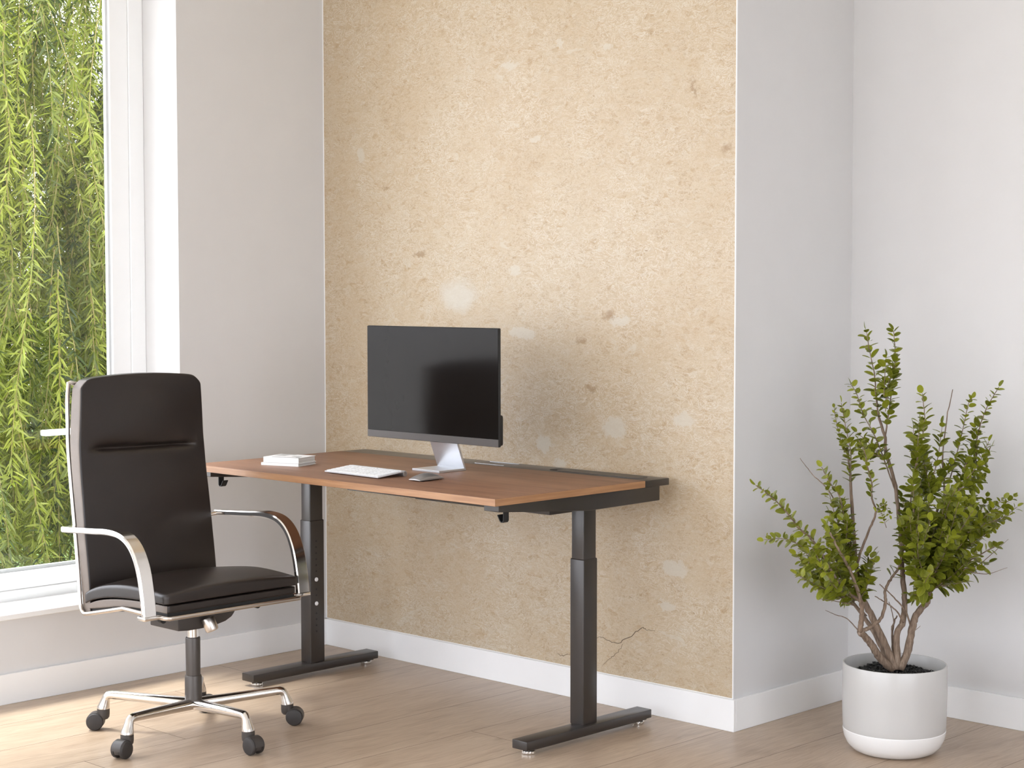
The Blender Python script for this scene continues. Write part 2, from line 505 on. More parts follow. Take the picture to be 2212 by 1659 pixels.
def build_floor():
    rnd = random.Random(3)
    pw = 0.2833
    vs, fs, tones, mi = [], [], [], []
    g = .0008
    joints = {4: -1.50, 6: -1.1, 7: -.9, 8: -.7, 9: -.5, 10: -.3}
    def quad(x0, x1, y0, y1, z, m, t):
        o = len(vs)
        vs.extend([(x0, y0, z), (x1, y0, z), (x1, y1, z), (x0, y1, z)]); fs.append((o, o + 1, o + 2, o + 3)); mi.append(m); tones.append(t)
    k = -1
    while True:
        x0 = .2395 + pw * (k - 1); x1 = x0 + pw
        if x0 > XR: break
        y = joints.get(k, -0.558 if k == 5 else -0.521 - .36 * k)
        while y > YF: y -= 1.78
        while y < D + .1:
            y0, y1 = max(y, YF), min(y + 1.78, D + .1)
            if y1 > y0:
                quad(max(x0, -.05) + g, min(x1, XR) - g, y0 + g, y1 - g, 0, 0, rnd.random())
            y += 1.78
        k += 1
    # slab under the boards
    b = MB(); b.box(-.05, XR, YF, D + .1, -.06, -.0012)
    o = len(vs); vs.extend(b.v); fs.extend([tuple(i + o for i in f) for f in b.f]); mi.extend([1] * len(b.f)); tones.extend([0] * len(b.f))
    me = bpy.data.meshes.new('floor'); me.from_pydata(vs, [], fs)
    me.materials.append(M['floor']); me.materials.append(M['groove'])
    me.polygons.foreach_set('material_index', mi)
    a = me.attributes.new('tone', 'FLOAT', 'FACE'); a.data.foreach_set('value', tones)
    ob = bpy.data.objects.new('floor', me); COL.objects.link(ob)
    return struct(ob, 'pale oak plank floor running towards the recess')
build_floor()

mb = MB().box(-.3, XR + .1, YF - .3, D + .4, CEIL, CEIL + .1)
struct(mb.build('ceiling', M['ceiling'], smooth=0), 'white ceiling')

xl = -T                                                            # face of the left wall
mb = MB()
mb.box(xl - WALL_T, xl, WL_Y1, T + .3, -.06, CEIL)                 # pier between window and stone wall
mb.box(xl - WALL_T, xl, YF - .26, WL_Y0, -.06, CEIL)
mb.box(xl - WALL_T, xl, WL_Y0, WL_Y1, -.06, WL_Z0)
mb.box(xl - WALL_T, xl, WL_Y0, WL_Y1, WL_Z1, CEIL)
struct(mb.build('wall_left', M['wall'], smooth=0, fix=False), 'light grey wall with the tall window')

mb = MB().m(0)
mb.add([(xl, T, HB - .002), (W - T, T, HB - .002), (W - T, T, CEIL), (xl, T, CEIL)], [(0, 1, 2, 3)])
mb.m(1)
mb.box(xl, W - T, T + .0006, D + T + .2, -.06, CEIL)
mb.add([(xl, T, -.06), (W - T, T, -.06), (W - T, T, HB - .002), (xl, T, HB - .002)], [(0, 1, 2, 3)])
struct(mb.build('wall_back', [M['stone'], M['wall']], smooth=0, fix=False), 'projecting wall faced in beige fossil limestone')

mb = MB().box(W - T, XR, D + T, D + T + .2, -.06, CEIL)
struct(mb.build('wall_recess', M['wall'], smooth=0), 'off-white wall at the back of the recess')
mb = MB()
mb.box(XR, XR + WALL_T, YF - .26, WR_Y0, -.06, CEIL); mb.box(XR, XR + WALL_T, WR_Y1, D + T + .2, -.06, CEIL)
mb.box(XR, XR + WALL_T, WR_Y0, WR_Y1, -.06, WR_Z0); mb.box(XR, XR + WALL_T, WR_Y0, WR_Y1, WR_Z1, CEIL)
struct(mb.build('wall_right', M['wall'], smooth=0, fix=False), 'off-white side wall with a wide opening added for fill light')
mb = MB()
mb.box(xl - WALL_T, WF_X0, YF - WALL_T, YF, -.06, CEIL); mb.box(WF_X1, XR + .2, YF - WALL_T, YF, -.06, CEIL)
mb.box(WF_X0, WF_X1, YF - WALL_T, YF, -.06, WF_Z0); mb.box(WF_X0, WF_X1, YF - WALL_T, YF, WF_Z1, CEIL)
struct(mb.build('wall_front', M['wall'], smooth=0, fix=False), 'plain wall with a wide window')

# baseboards (top edge eased)
def baseboard(name, x0, x1, y0, y1, label):
    struct(MB().box(x0, x1, y0, y1, 0, HB, .0012, 1).build(name, M['trim'], smooth=0), label)
baseboard('baseboard_left', -T, 0, YF, T, 'white baseboard under the window')
baseboard('baseboard_back', -T, W, 0, T, 'white baseboard under the stone wall')
baseboard('baseboard_side', W - T, W, T, D + T, 'white baseboard on the side of the projecting wall')
baseboard('baseboard_recess', W, XR, D, D + T, 'white baseboard behind the potted shrub')
# slim metal edge trims of the stone cladding
struct(MB().box(W - T - .0025, W - T + .001, T - .0015, T + .003, HB, CEIL).build('trim_1', M['trim'], smooth=0), 'slim white edge trim at the right end of the stone')
struct(MB().box(-T, -T + .0035, T - .0015, T, HB, CEIL).build('trim_2', M['trim'], smooth=0), 'slim white edge trim at the left end of the stone')
struct(MB().box(-T, W - T, T - .0022, T, HB + .0002, HB + .0022).build('trim_3', M['trim'], smooth=0), 'thin white bead along the foot of the stone')
# hairline cracks in the stone
def crack(pts, r):
    P = []
    rnd = random.Random(int(pts[0][0] * 1000))
    for a, b in zip(pts, pts[1:]):
        for k in range(6):
            t = k / 6
            P.append((a[0] + (b[0] - a[0]) * t + rnd.uniform(-.003, .003), T - .0002, a[1] + (b[1] - a[1]) * t + rnd.uniform(-.003, .003)))
    P.append((pts[-1][0], T - .0002, pts[-1][1]))
    return MB().tube(P, [r * (.35 + .65 * math.sin(math.pi * (i + .5) / len(P))) for i in range(len(P))], 6)
wb_o = bpy.data.objects['wall_back']
cm = simple('dark_crack', (.10, .075, .05), .9)
crack([(1.385, .2150), (1.4154, .2233), (1.485, .2096), (1.54, .238), (1.597, .2805), (1.613, .2745), (1.650, .2747)], .0011).build('stone_crack', cm, wb_o)
crack([(1.4197, .1235), (1.46, .158), (1.49, .185), (1.515, .215)], .0007).build('stone_crack', cm, wb_o)
crack([(1.215, .139), (1.235, .134), (1.255, .138), (1.275, .146)], .0008).build('stone_crack', cm, wb_o)

# ---- window_1: tall left window
XFm = -.22                                                          # inner face of its frame
win = bpy.data.objects.new('window_1', None); COL.objects.link(win); win.location = (XFm, (WL_Y0 + WL_Y1) / 2, WL_Z0)
struct(win, 'tall white framed window looking on to a willow')
def wpart(mb, name, mat, **k):
    o = mb.build(name, mat, **k); o.parent = win; o.matrix_parent_inverse = Matrix.Translation(-win.location); return o
zt = .306                                                           # top of the sill board at the frame
mb = MB()
for (y0, y1, z0, z1) in ((WL_Y1 - .062, WL_Y1, WL_Z0, WL_Z1), (WL_Y0, WL_Y0 + .062, WL_Z0, WL_Z1), (WL_Y0 + .062, WL_Y1 - .062, WL_Z0, zt + .034), (WL_Y0 + .062, WL_Y1 - .062, WL_Z1 - .062, WL_Z1)):
    mb.box(XFm - .04, XFm, y0, y1, z0, z1, .002, 1)
wpart(mb, 'window_frame', M['window'])
mb = MB(); a = .062; s = .078                                       # sash set back a little
sy0, sy1, sz0, sz1 = WL_Y0 + a, WL_Y1 - a, zt + .034, WL_Z1 - a
x0, x1 = XFm - .036, XFm - .006
for (y0, y1, z0, z1) in ((sy1 - s, sy1, sz0, sz1), (sy0, sy0 + s, sz0, sz1), (sy0 + s, sy1 - s, sz0, sz0 + .062), (sy0 + s, sy1 - s, sz1 - s, sz1)):
    mb.box(x0, x1, y0, y1, z0, z1, .002, 1)
yc = -3.05
mb.box(x0, x1, yc - .05, yc + .05, sz0 + .062, sz1 - s, .002, 1)
wpart(mb, 'window_sash', M['window'])
mb = MB(); gz0, gz1, gy0, gy1 = sz0 + .062, sz1 - s, sy0 + s, sy1 - s
for (y0, y1, z0, z1) in ((gy1 - .010, gy1, gz0, gz1), (gy0, gy0 + .01, gz0, gz1), (gy0 + .01, gy1 - .01, gz0, gz0 + .012), (gy0 + .01, gy1 - .01, gz1 - .01, gz1)):
    mb.box(x0 + .004, x1 - .010, y0, y1, z0, z1)
wpart(mb, 'glazing_bead', simple('pale_grey_gasket', (.62, .65, .66), .4))
wpart(MB().box(x0 + .010, x0 + .014, gy0, gy1, gz0, gz1), 'window_pane', M['glass'], smooth=0)
wpart(MB().box(XFm - .02, .004, WL_Y0, WL_Y1, WL_Z0 - .0005, zt - .002, .002, 1), 'window_sill', M['window'])

# ---- window_2 behind the camera
win2 = bpy.data.objects.new('window_2', None); COL.objects.link(win2); win2.location = ((WF_X0 + WF_X1) / 2, YF - .2, WF_Z0)
struct(win2, 'wide white framed window behind the camera')
def wpart2(mb, name, mat, **k):
    o = mb.build(name, mat, **k); o.parent = win2; o.matrix_parent_inverse = Matrix.Translation(-win2.location); return o
mb = MB(); f = .07
for (x0_, x1_, z0, z1) in ((WF_X0, WF_X0 + f, WF_Z0, WF_Z1), (WF_X1 - f, WF_X1, WF_Z0, WF_Z1), (WF_X0 + f, WF_X1 - f, WF_Z0, WF_Z0 + f), (WF_X0 + f, WF_X1 - f, WF_Z1 - f, WF_Z1), (2.6, 2.66, WF_Z0 + f, WF_Z1 - f)):
    mb.box(x0_, x1_, YF - .24, YF - .18, z0, z1, .002, 1)
wpart2(mb, 'window_frame', M['window'])
wpart2(MB().box(WF_X0 + f, WF_X1 - f, YF - .213, YF - .209, WF_Z0 + f, WF_Z1 - f), 'window_pane', M['glass'], smooth=0)

win3 = bpy.data.objects.new('fill_window', None); COL.objects.link(win3); win3.location = (XR + .2, (WR_Y0 + WR_Y1) / 2, WR_Z0)  # added out of view to brighten the wall faces turned right
struct(win3, 'unseen white framed window added in the right wall for fill light')
mb = MB()
for (y0_, y1_, z0, z1) in ((WR_Y0, WR_Y0 + f, WR_Z0, WR_Z1), (WR_Y1 - f, WR_Y1, WR_Z0, WR_Z1), (WR_Y0 + f, WR_Y1 - f, WR_Z0, WR_Z0 + f), (WR_Y0 + f, WR_Y1 - f, WR_Z1 - f, WR_Z1), (-3.18, -3.12, WR_Z0 + f, WR_Z1 - f)):
    mb.box(XR + .18, XR + .24, y0_, y1_, z0, z1, .002, 1)
for nm, bb, mm in (('window_frame', mb, M['window']), ('window_pane', MB().box(XR + .208, XR + .212, WR_Y0 + f, WR_Y1 - f, WR_Z0 + f, WR_Z1 - f), M['glass'])):
    o = bb.build(nm, mm, smooth=0); o.parent = win3; o.matrix_parent_inverse = Matrix.Translation(-win3.location)

# ---- outside
struct(MB().box(-.88, 12, -14, 2, -.355, -.33).build('bounce_paving', M['paving'], smooth=0), 'unseen pale paving added to bounce neutral light indoors')  # unseen paving added so the ground bounces neutral light indoors
struct(MB().box(-60, 60, -60, 60, -.5, -.36).build('ground', M['paving'], smooth=0), 'pale ground outside')  # kept pale so the monitor reflects no green
struct(MB().box(-14, -.9, -.88, 14, -.358, -.35).build('lawn', M['grass'], smooth=0), 'lawn under the willow')

# ------------------------------------------------------------------ standing desk
DX0, DX1, DY0, DY1, DZ = 0.2902, 1.7554, -0.8347, -0.0478, 0.79
TH = .0222
desk = empty('standing_desk', ((DX0 + DX1) / 2, (DY0 + DY1) / 2, 0), 'height-adjustable desk with brown wooden top and black T-shaped legs by the stone wall', 'desk')
dl = desk.location.copy()
def dpart(mb, name, mat, parent=None, **k):
    mb.v = [(x - dl.x, y - dl.y, z - dl.z) for x, y, z in mb.v]
    return mb.build(name, mat, parent or desk, **k)
YS = -.1665                                                          # joint between wood and the black rear strip
mb = MB().m(0)
mb.box(DX0 + .0012, DX1 - .0012, DY0 + .0012, YS, DZ - TH, DZ, .0010, 2)
mb.m(1)
mb.box(DX0 + .0014, DX1 - .0014, DY0, DY0 + .0012, DZ - TH + .001, DZ - .001)
mb.box(DX1 - .0012, DX1, DY0 + .0014, YS, DZ - TH + .001, DZ - .001)
mb.box(DX0, DX0 + .0012, DY0 + .0014, YS, DZ - TH + .001, DZ - .001)
dpart(mb, 'desktop', [M['desk'], M['desk_edge']], fix=False, smooth=30)
strip = dpart(MB().box(DX0, DX1, YS + .0004, DY1, DZ - TH, DZ - .0004, .002, 2), 'rear_strip', M['black_metal'])
# stadium shaped cable cover on the strip and a pen groove with bright rims
def stadium(cx, cy, L, r, z0, z1, n=14):
    P = [(cx + L / 2 + r * math.cos(t), cy + r * math.sin(t)) for t in [(-math.pi / 2 + math.pi * k / n) for k in range(n + 1)]]
    P += [(cx - L / 2 + r * math.cos(t), cy + r * math.sin(t)) for t in [(math.pi / 2 + math.pi * k / n) for k in range(n + 1)]]
    return MB().prism(P, 2, z0, z1)
dpart(stadium(1.52, -.106, .30, .034, DZ - .004, DZ + .0016), 'cable_cover', M['plastic'])
dpart(stadium(1.335, -.106, .008, .030, DZ - .004, DZ + .0006), 'cable_opening', M['black'])
dpart(MB().box(.965, 1.105, -.1372, -.1352, DZ - .002, DZ + .0006), 'slot_rim', M['alu'])
dpart(MB().box(.965, 1.105, -.0625, -.0605, DZ - .002, DZ + .0006), 'slot_rim', M['alu'])
# frame under the top
mb = MB()
mb.box(.33, 1.72, -.43, -.30, DZ - TH - .035, DZ - TH - .0003, .002)
mb.box(.83, 1.50, -.60, -.57, .7235, DZ - TH - .0003, .002)
dpart(mb, 'crossbeam', M['black_metal'])
dpart(MB().box(.93, 1.55, -.386, -.25, .683, DZ - TH - .036, .003), 'control_box', M['plastic'])
for sgn, xa, xb in ((1, 1.683, 1.745), (-1, .300, .362)):
    poly = [(-.81, .7485), (-.42, .7175), (-.082, .7205), (-.082, DZ - TH), (-.81, DZ - TH)]
    dpart(MB().prism(poly, 0, xa, xb, .0015, 1), 'side_beam', M['black_metal'])
    # flat hook hanging under the front end of the beam
    hx = 1.716 if sgn > 0 else .345
    pts = [(0, .750), (0, .717), (-.003, .7135), (-.008, .7135), (-.012, .717), (-.022, .733)]
    th = .0026
    prof = [(hx + sgn * (px), pz) for px, pz in pts]
    out = []
    for i, (px, pz) in enumerate(prof):
        q0 = prof[max(i - 1, 0)]; q1 = prof[min(i + 1, len(prof) - 1)]
        tx, tz = q1[0] - q0[0], q1[1] - q0[1]; l = math.hypot(tx, tz)
        out.append((px - tz / l * th * sgn, pz + tx / l * th * sgn))
    dpart(MB().prism(prof + out[::-1], 1, -.764, -.742), 'headset_hook', M['black'])
# legs
for x0, x1, side in ((1.6473, 1.7035, 'r'), (.3335, .3900, 'l')):
    y0, y1 = -.3985, -.3325
    leg = dpart(MB().box(x0, x1, y0, y1, .043, .5605, .004, 3), 'leg', M['black_metal'])
    dpart(MB().box(x0 + .003, x1 - .003, y0 + .003, y1 - .003, .5, .7245, .004, 3), 'inner_column', M['black_metal'], leg)
    xf0, xf1 = (1.6565, 1.7175) if side == 'r' else (.3355, .4015)
    foot = MB().box(xf0, xf1, -.6655, -.0855, .018, .0455, .0025, 2)
    foot.box(xf0 + .004, xf1 - .004, -.645, -.105, .0145, .019, .001, 1)
    dpart(foot, 'foot', M['black_metal'], leg)
    for gy in (-.625, -.118):
        gx = (xf0 + xf1) / 2
        g = MB().lathe([(0, .0005), (.0175, .0005), (.019, .002), (.019, .0085), (.0165, .0105), (.006, .0105), (.006, .016), (0, .016)], 24, (gx, gy, 0))
        for k in range(12):
            a = k * math.pi / 6
            g.lathe([(0, .0025), (.003, .0025), (.003, .008), (0, .008)], 8, (gx + .0185 * math.cos(a), gy + .0185 * math.sin(a), 0))
        dpart(g, 'levelling_glide', M['chrome'], leg)
    if side == 'l':
        h0 = None
        for z in [.158 + .0218 * k for k in range(17)]:
            if z < .50 and abs(z - .346) > .014 and abs(z - .2588) > .014:
                if h0 is None:
                    h0 = MB().lathe([(0, 0), (.0034, 0), (.0034, .0006), (0, .0006)], 12, mat=Matrix.Rotation(math.pi / 2, 4, 'Y')).build('adjustment_hole', M['black'], leg)
                    hh = h0
                else:
                    hh = h0.copy(); COL.objects.link(hh); hh.parent = leg
                hh.location = (x1 - dl.x, -.371 - dl.y, z - dl.z)
        for z in (.346, .2588):
            dpart(MB().lathe([(0, 0), (.0075, 0), (.0075, .002), (.006, .004), (.0028, .0042), (.0024, .0032), (0, .0032)], 20, mat=Matrix.Translation((x1, -.371, z)) @ Matrix.Rotation(math.pi / 2, 4, 'Y')), 'bolt_head', M['white_plastic'], leg)

# ------------------------------------------------------------------ monitor
mon = empty('computer_monitor', (1.06, -.396, DZ), 'black flat-screen monitor on a folded silver metal stand, standing on the wooden desk', 'monitor')
ml = mon.location.copy()
def mpart(mb, name, mat, **k):
    mb.v = [(x - ml.x, y - ml.y, z - ml.z) for x, y, z in mb.v]
    return mb.build(name, mat, mon, **k)
my = -.425
mx0, mx1 = .7345, 1.3645
mpart(MB().box(mx0, mx1, my + .0012, my + .0125, .8865, 1.2662, .0035, 3), 'back_shell', M['black'])
mpart(MB().box(mx0 + .0015, mx1 - .0015, my, my + .002, .9118, 1.2648, .0006, 1), 'screen', M['screen'])
mpart(MB().box(mx0 + .0012, mx1 - .0012, my - .0002, my + .002, .8875, .9112, .0006, 1), 'chin', M['chin'])
mpart(MB().box(mx0 + .02, mx1 - .012, my + .012, my + .038, .8885, .988, .008, 3), 'electronics_housing', M['black'])
sx0, sx1 = .995, 1.1255
mb = MB()
t = .0075
prof = [(-.4585, DZ + .0002), (-.3335, DZ + .0002), (-.3725, .895), (-.3815, .893), (-.3435, DZ + t), (-.4585, DZ + t)]
mb.prism(prof, 0, sx0, sx1, .0008, 1)
mpart(mb, 'stand', M['alu'], smooth=25)

# ------------------------------------------------------------------ keyboard
kb = empty('computer_keyboard', (.98, -.652, DZ), 'slim white wireless keyboard on the desk, left of the mouse', 'keyboard', rz=-.035)
KW, KD = .272, .118
tilt = Matrix.Translation((0, -KD / 2, .0028)) @ Matrix.Rotation(math.radians(5.6), 4, 'X')
kb_body = MB().box(-KW / 2, KW / 2, 0, KD, 0, .0045, .0012, 2, mat=tilt).build('body', M['keyboard_body'], kb)
MB().tube([(-KW / 2, KD / 2 - .004, .0088), (KW / 2, KD / 2 - .004, .0088)], .0086, 24).build('battery_tube', M['alu'], kb)
MB().lathe([(0, 0), (.0072, 0), (.0068, .001), (.002, .001), (.0018, .0004), (0, .0004)], 24, mat=Matrix.Translation((KW / 2, KD / 2 - .004, .0088)) @ Matrix.Rotation(math.pi / 2, 4, 'Y')).build('tube_cap', M['grey_plastic'], kb)
key_mesh = {}
def key(u, v, w, h):
    k = (round(w, 4), round(h, 4))
    if k not in key_mesh:
        key_mesh[k] = MB().box(-w / 2, w / 2, -h / 2, h / 2, 0, .0022, .0007, 2).build('key', M['white_plastic'], kb)
        o = key_mesh[k]
    else:
        o = key_mesh[k].copy(); COL.objects.link(o); o.parent = kb
    o.matrix_local = tilt @ Matrix.Translation((u, v, .0044))
rows = [([1.35, 1, 1, 1.2, 5.0, 1.2, 1, 1, 1, 1], .014), ([2.3] + [1] * 10 + [2.1], .0152), ([1.75] + [1] * 11 + [1.65], .0152), ([1.45] + [1] * 12 + [.95], .0152), ([1] * 13 + [1.4], .0152), ([1.03] * 14, .0085)]
v = .005
for ws, h in rows:
    tot = sum(ws); usable = KW - .008; x = -usable / 2
    for w_ in ws:
        wk = usable * w_ / tot
        key(x + wk / 2, v + h / 2, wk - .0032, h)
        x += wk
    v += h + .0034

# ------------------------------------------------------------------ mouse
def mouse():
    mb = lattice_box([-1, -.8, -.4, 0, .4, .8, 1], [-1, -.85, -.45, 0, .45, .85, 1], [0, .3, 1],
        lambda a, b, c: (a * .0295 * (1 - .12 * b * b), b * .0555, .0015 + c * (.0215 * (1 - .80 * abs(b) ** 2.2) * (1 - .45 * a * a)) + .0015))
    return mb
ms = empty('computer_mouse', (1.246, -.628, DZ), 'low silver-grey computer mouse on the desk, right of the keyboard', 'mouse', rz=.05)
mouse().build('shell', M['grey_plastic'], ms, sub=2)
MB().box(-.019, .019, -.038, .038, .0002, .004, .0015, 2).build('base', M['black'], ms)

# ------------------------------------------------------------------ books
bk_dir = math.atan2(.0475, .142)
def book(name, x, y, z, w, d, h, label, graphic):
    o = empty(name, (x, y, z), label, 'book', rz=bk_dir, group='books stacked on the desk')
    c = MB()
    ct = .0014
    c.box(0, w, 0, d, .0002, ct, .0004, 1); c.box(0, w, 0, d, h - ct, h, .0004, 1); c.box(0, w, 0, .0016, .0002, h, .0004, 1)
    c.build('cover', M['paper_white'], o)
    MB().box(.003, w - .0025, .0012, d - .003, ct, h - ct).build('page_block', M['pages'], o, smooth=0)
    if graphic:
        g = MB().m(0)
        g.box(.010, .052, d * .48, d * .97, h, h + .0003); g.box(.052, .068, d * .80, d * .97, h, h + .0003)
        g.m(1)
        g.box(.030, w - .004, .006, .011, h, h + .0003); g.box(w - .020, w - .004, .011, .019, h, h + .0003)
        g.box(.085, .125, d * .40, d * .44, h, h + .0002); g.box(.085, .118, d * .50, d * .53, h, h + .0002)
        g.build('cover_print', [M['ink_light'], M['ink']], o, smooth=0, fix=False)
    return o
book('book', .4915, -.6945, DZ, .1500, .1145, .0098, 'thin white book on the desk, lying under the thicker book', False)
book('book', .5005, -.6915, DZ + .0099, .1412, .110, .0195, 'thick white book with grey cover print, topmost of the two on the desk', True)

# ------------------------------------------------------------------ office chair (local frame: faces +X)
chair = empty('office_chair', (.776, -1.188, 0), 'high-back dark brown leather office chair with chrome frame, arms and five-star base', 'chair')
# back cushion
REAR = [(.39, -.238), (.49, -.248), (.605, -.262), (.71, -.281), (.80, -.297), (.915, -.311), (1.0, -.312), (1.13, -.304)]
FRONT = [(.39, -.196), (.49, -.2005), (.605, -.220), (.71, -.231), (.80, -.246), (.915, -.257), (1.0, -.255), (1.13, -.258)]
HALF = [(.39, .243), (.60, .243), (.89, .238), (1.05, .230), (1.13, .226)]
GZ = .890
def back_fn(a, b, c):
    ztop = 1.123 - .014 * a * a - .026 * max(0, (abs(a) - .84) / .16) ** 2
    z0 = .386
    z = z0 + b * (ztop - z0)
    hw = interp(HALF, z)
    y = a * hw
    xr, xf = interp(REAR, z), interp(FRONT, z)
    bul = .011 * (1 - a * a) * min(1, 6 * (1 - b), 8 * b)
    if abs(a) < .84 and c == 1:
        zz = abs(z - (GZ - .004 * a))
        bul += -.020 * math.exp(-(zz / .009) ** 2) * min(1, (.84 - abs(a)) / .14)
        if z > GZ: bul += .008 * math.exp(-((z - GZ - .055) / .05) ** 2) * (1 - (a / .84) ** 2)
    return (xr + (xf - xr + bul * (c if c == 1 else 0)) * c, y, z)
bg = (GZ - .386) / (1.118 - .386)
Bs = [0, .018, .10, .22, .34, .46, .56, .63, bg - .022, bg - .011, bg - .004, bg + .004, bg + .011, bg + .024, .76, .84, .92, .965, .985, 1]
As = [-1, -.96, -.90, -.84, -.70, -.5, -.3, -.1, .1, .3, .5, .70, .84, .90, .96, 1]
mb = lattice_box(As, Bs, [0, .22, .80, 1], back_fn)
# side band gets the taupe leather lightened for glare: faces whose normal points sideways or up
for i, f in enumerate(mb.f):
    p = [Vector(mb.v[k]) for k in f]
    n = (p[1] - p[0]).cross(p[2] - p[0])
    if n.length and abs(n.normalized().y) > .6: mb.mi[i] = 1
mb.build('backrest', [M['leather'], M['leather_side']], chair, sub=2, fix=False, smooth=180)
# seat: upper cushion and lower pad
SEAM = [(-.225, .412), (-.19, .428), (-.15, .439), (-.074, .452), (.03, .459), (.10, .462), (.212, .463)]
TOP = [(-.225, .446), (-.19, .466), (-.114, .486), (-.05, .495), (.03, .501), (.12, .498), (.216, .491)]
BOT = [(-.225, .399), (-.15, .409), (-.034, .429), (.03, .4345), (.10, .4365), (.212, .4375)]
Xs = [-.224, -.205, -.17, -.12, -.05, .03, .10, .15, .190, .216]
Ys = [-1, -.92, -.6, -.3, 0, .3, .6, .92, 1]
mb = lattice_box(Xs, Ys, [0, .10, .62, 1], lambda a, b, c: (a, b * .248, interp(SEAM, a) + .0022 + c * (interp(TOP, a) + .016 * (1 - b * b) - interp(SEAM, a))))
mb.build('seat_cushion', M['leather'], chair, sub=2, fix=False, smooth=180)
mb = lattice_box(Xs, Ys, [0, .25, .85, 1], lambda a, b, c: (a * .985, b * .243, interp(BOT, a) + c * (interp(SEAM, a) - .0012 - interp(BOT, a))))
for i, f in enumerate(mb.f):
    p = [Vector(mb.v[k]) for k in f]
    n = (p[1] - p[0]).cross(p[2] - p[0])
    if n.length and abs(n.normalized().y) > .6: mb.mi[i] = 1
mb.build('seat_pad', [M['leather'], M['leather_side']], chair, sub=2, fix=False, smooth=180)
mb = lattice_box([-.20, -.15, -.074, .0, .06, .12, .19, .204], [-1, -.95, 0, .95, 1], [0, 1], lambda a, b, c: (a, b * .236, interp(BOT, a) - .013 + c * .0145))
mb.build('seat_shell', M['black'], chair, smooth=30)
# continuous frame rod
def side_pts(s):
    P = [(-.320, .231, 1.098), (-.328, .231, 1.04), (-.326, .232, .97), (-.322, .234, .90), (-.306, .237, .80), (-.288, .240, .70), (-.270, .243, .60), (-.254, .246, .50), (-.243, .249, .43), (-.236, .250, .402), (-.224, .250, .389), (-.205, .250, .3875),
         (-.10, .250, .4085), (-.015, .250, .4265), (.005, .250, .4285), (.10, .250, .4270), (.190, .250, .4262), (.212, .249, .4262), (.224, .240, .4262), (.2265, .222, .4262)]
    return [(x, s * y, z) for x, y, z in P]
L = side_pts(-1); Rr = side_pts(1)[::-1]
top = [(-.318, -.224, 1.099), (-.317, -.21, 1.095), (-.316, 0, 1.085), (-.317, .21, 1.095), (-.318, .224, 1.099)]
loop = L + [(.2265, 0, .4262)] + Rr
rod = catmull(loop, 4)
MB().tube(rod + [Vector(p) for p in top[::-1]], .0066, 12, closed=True).build('frame', M['satin'], chair)
# flat strips carrying the seat
mb = MB()
for x in (-.05, .04): mb.box(x - .02, x + .02, -.247, .247, .4215, .4250, .001, 1)
mb.build('seat_bracket', M['black'], chair)
# armrests: flat steel strap bent over
AP = [(-.246, .643), (-.20, .645), (-.14, .649), (-.068, .6535), (-.03, .6565), (.013, .6575), (.050, .6545), (.080, .647), (.107, .632), (.130, .608), (.148, .575), (.160, .540), (.168, .505), (.174, .470), (.178, .4330)]
def strap(y0, y1):
    P = catmull([(x, 0, z) for x, z in AP], 4)
    n = len(P); mb = MB(); t = .0175; hw = (y1 - y0) / 2; yc = (y0 + y1) / 2
    e = .0035
    sec = [(-hw, e), (-hw + e, 0), (hw - e, 0), (hw, e), (hw, t - e), (hw - e, t), (-hw + e, t), (-hw, t - e)]
    vs, fs = [], []
    for i, p in enumerate(P):
        tg = (P[min(i + 1, n - 1)] - P[max(i - 1, 0)]).normalized()
        nr = Vector((-tg.z, 0, tg.x))
        for a, b in sec: vs.append(p + nr * b + Vector((0, yc + a, 0)))
    m = len(sec)
    for i in range(n - 1):
        for k in range(m):
            fs.append((i * m + k, i * m + (k + 1) % m, (i + 1) * m + (k + 1) % m, (i + 1) * m + k))
    fs.append(tuple(range(m))); fs.append(tuple((n - 1) * m + k for k in range(m))[::-1])
    mb.add(vs, fs)
    return mb, P
for s in (-1, 1):
    y0, y1 = sorted((s * .266, s * .311))
    mb, P = strap(y0, y1)
    # outer groove bead following the strap, foot block and rear pin
    yo = s * .3112
    inner = [Vector((p.x, yo, p.z)) + Vector((-(P[min(i + 1, len(P) - 1)] - P[max(i - 1, 0)]).normalized().z, 0, (P[min(i + 1, len(P) - 1)] - P[max(i - 1, 0)]).normalized().x)) * .0088 for i, p in enumerate(P)][30:-1]
    mb.tube(inner, .0030, 8)
    f0, f1 = sorted((s * .245, s * .312))
    mb.box(.160, .1985, f0, f1, .4225, .4345, .003, 2)
    mb.tube([(-.236, s * .236, .648), (-.236, s * .270, .650)], .006, 12)
    mb.build('armrest', M['chrome'], chair)
# tilt mechanism
mb = MB()
poly = [(-.100, .347), (-.060, .3435), (-.010, .3435), (.045, .3475), (.080, .3545), (.104, .366), (.116, .380), (.118, .4195), (-.100, .4195)]
mb.prism(poly, 0, -.085, .064, .004, 2)
mb.build('tilt_mechanism', M['plastic'], chair)
Kt = Matrix.Translation((.085, -.005, .378)) @ Matrix.Rotation(math.radians(158), 4, 'Y') @ Matrix.Rotation(math.radians(-10), 4, 'X')
MB().lathe([(0, 0), (.0195, 0), (.0205, .003), (.0205, .036), (.0185, .041), (.013, .043), (0, .0435)], 32, mat=Kt).build('tension_knob', M['satin'], chair)
for y in (-.178, .178):
    pr_ = [(y + .0155 * math.cos(t), .412 + .0255 * math.sin(t)) for t in [math.pi + math.pi * k / 12 for k in range(13)]]
    MB().prism(pr_, 0, .086, .102, .001, 1).build('seat_stop', M['black'], chair)
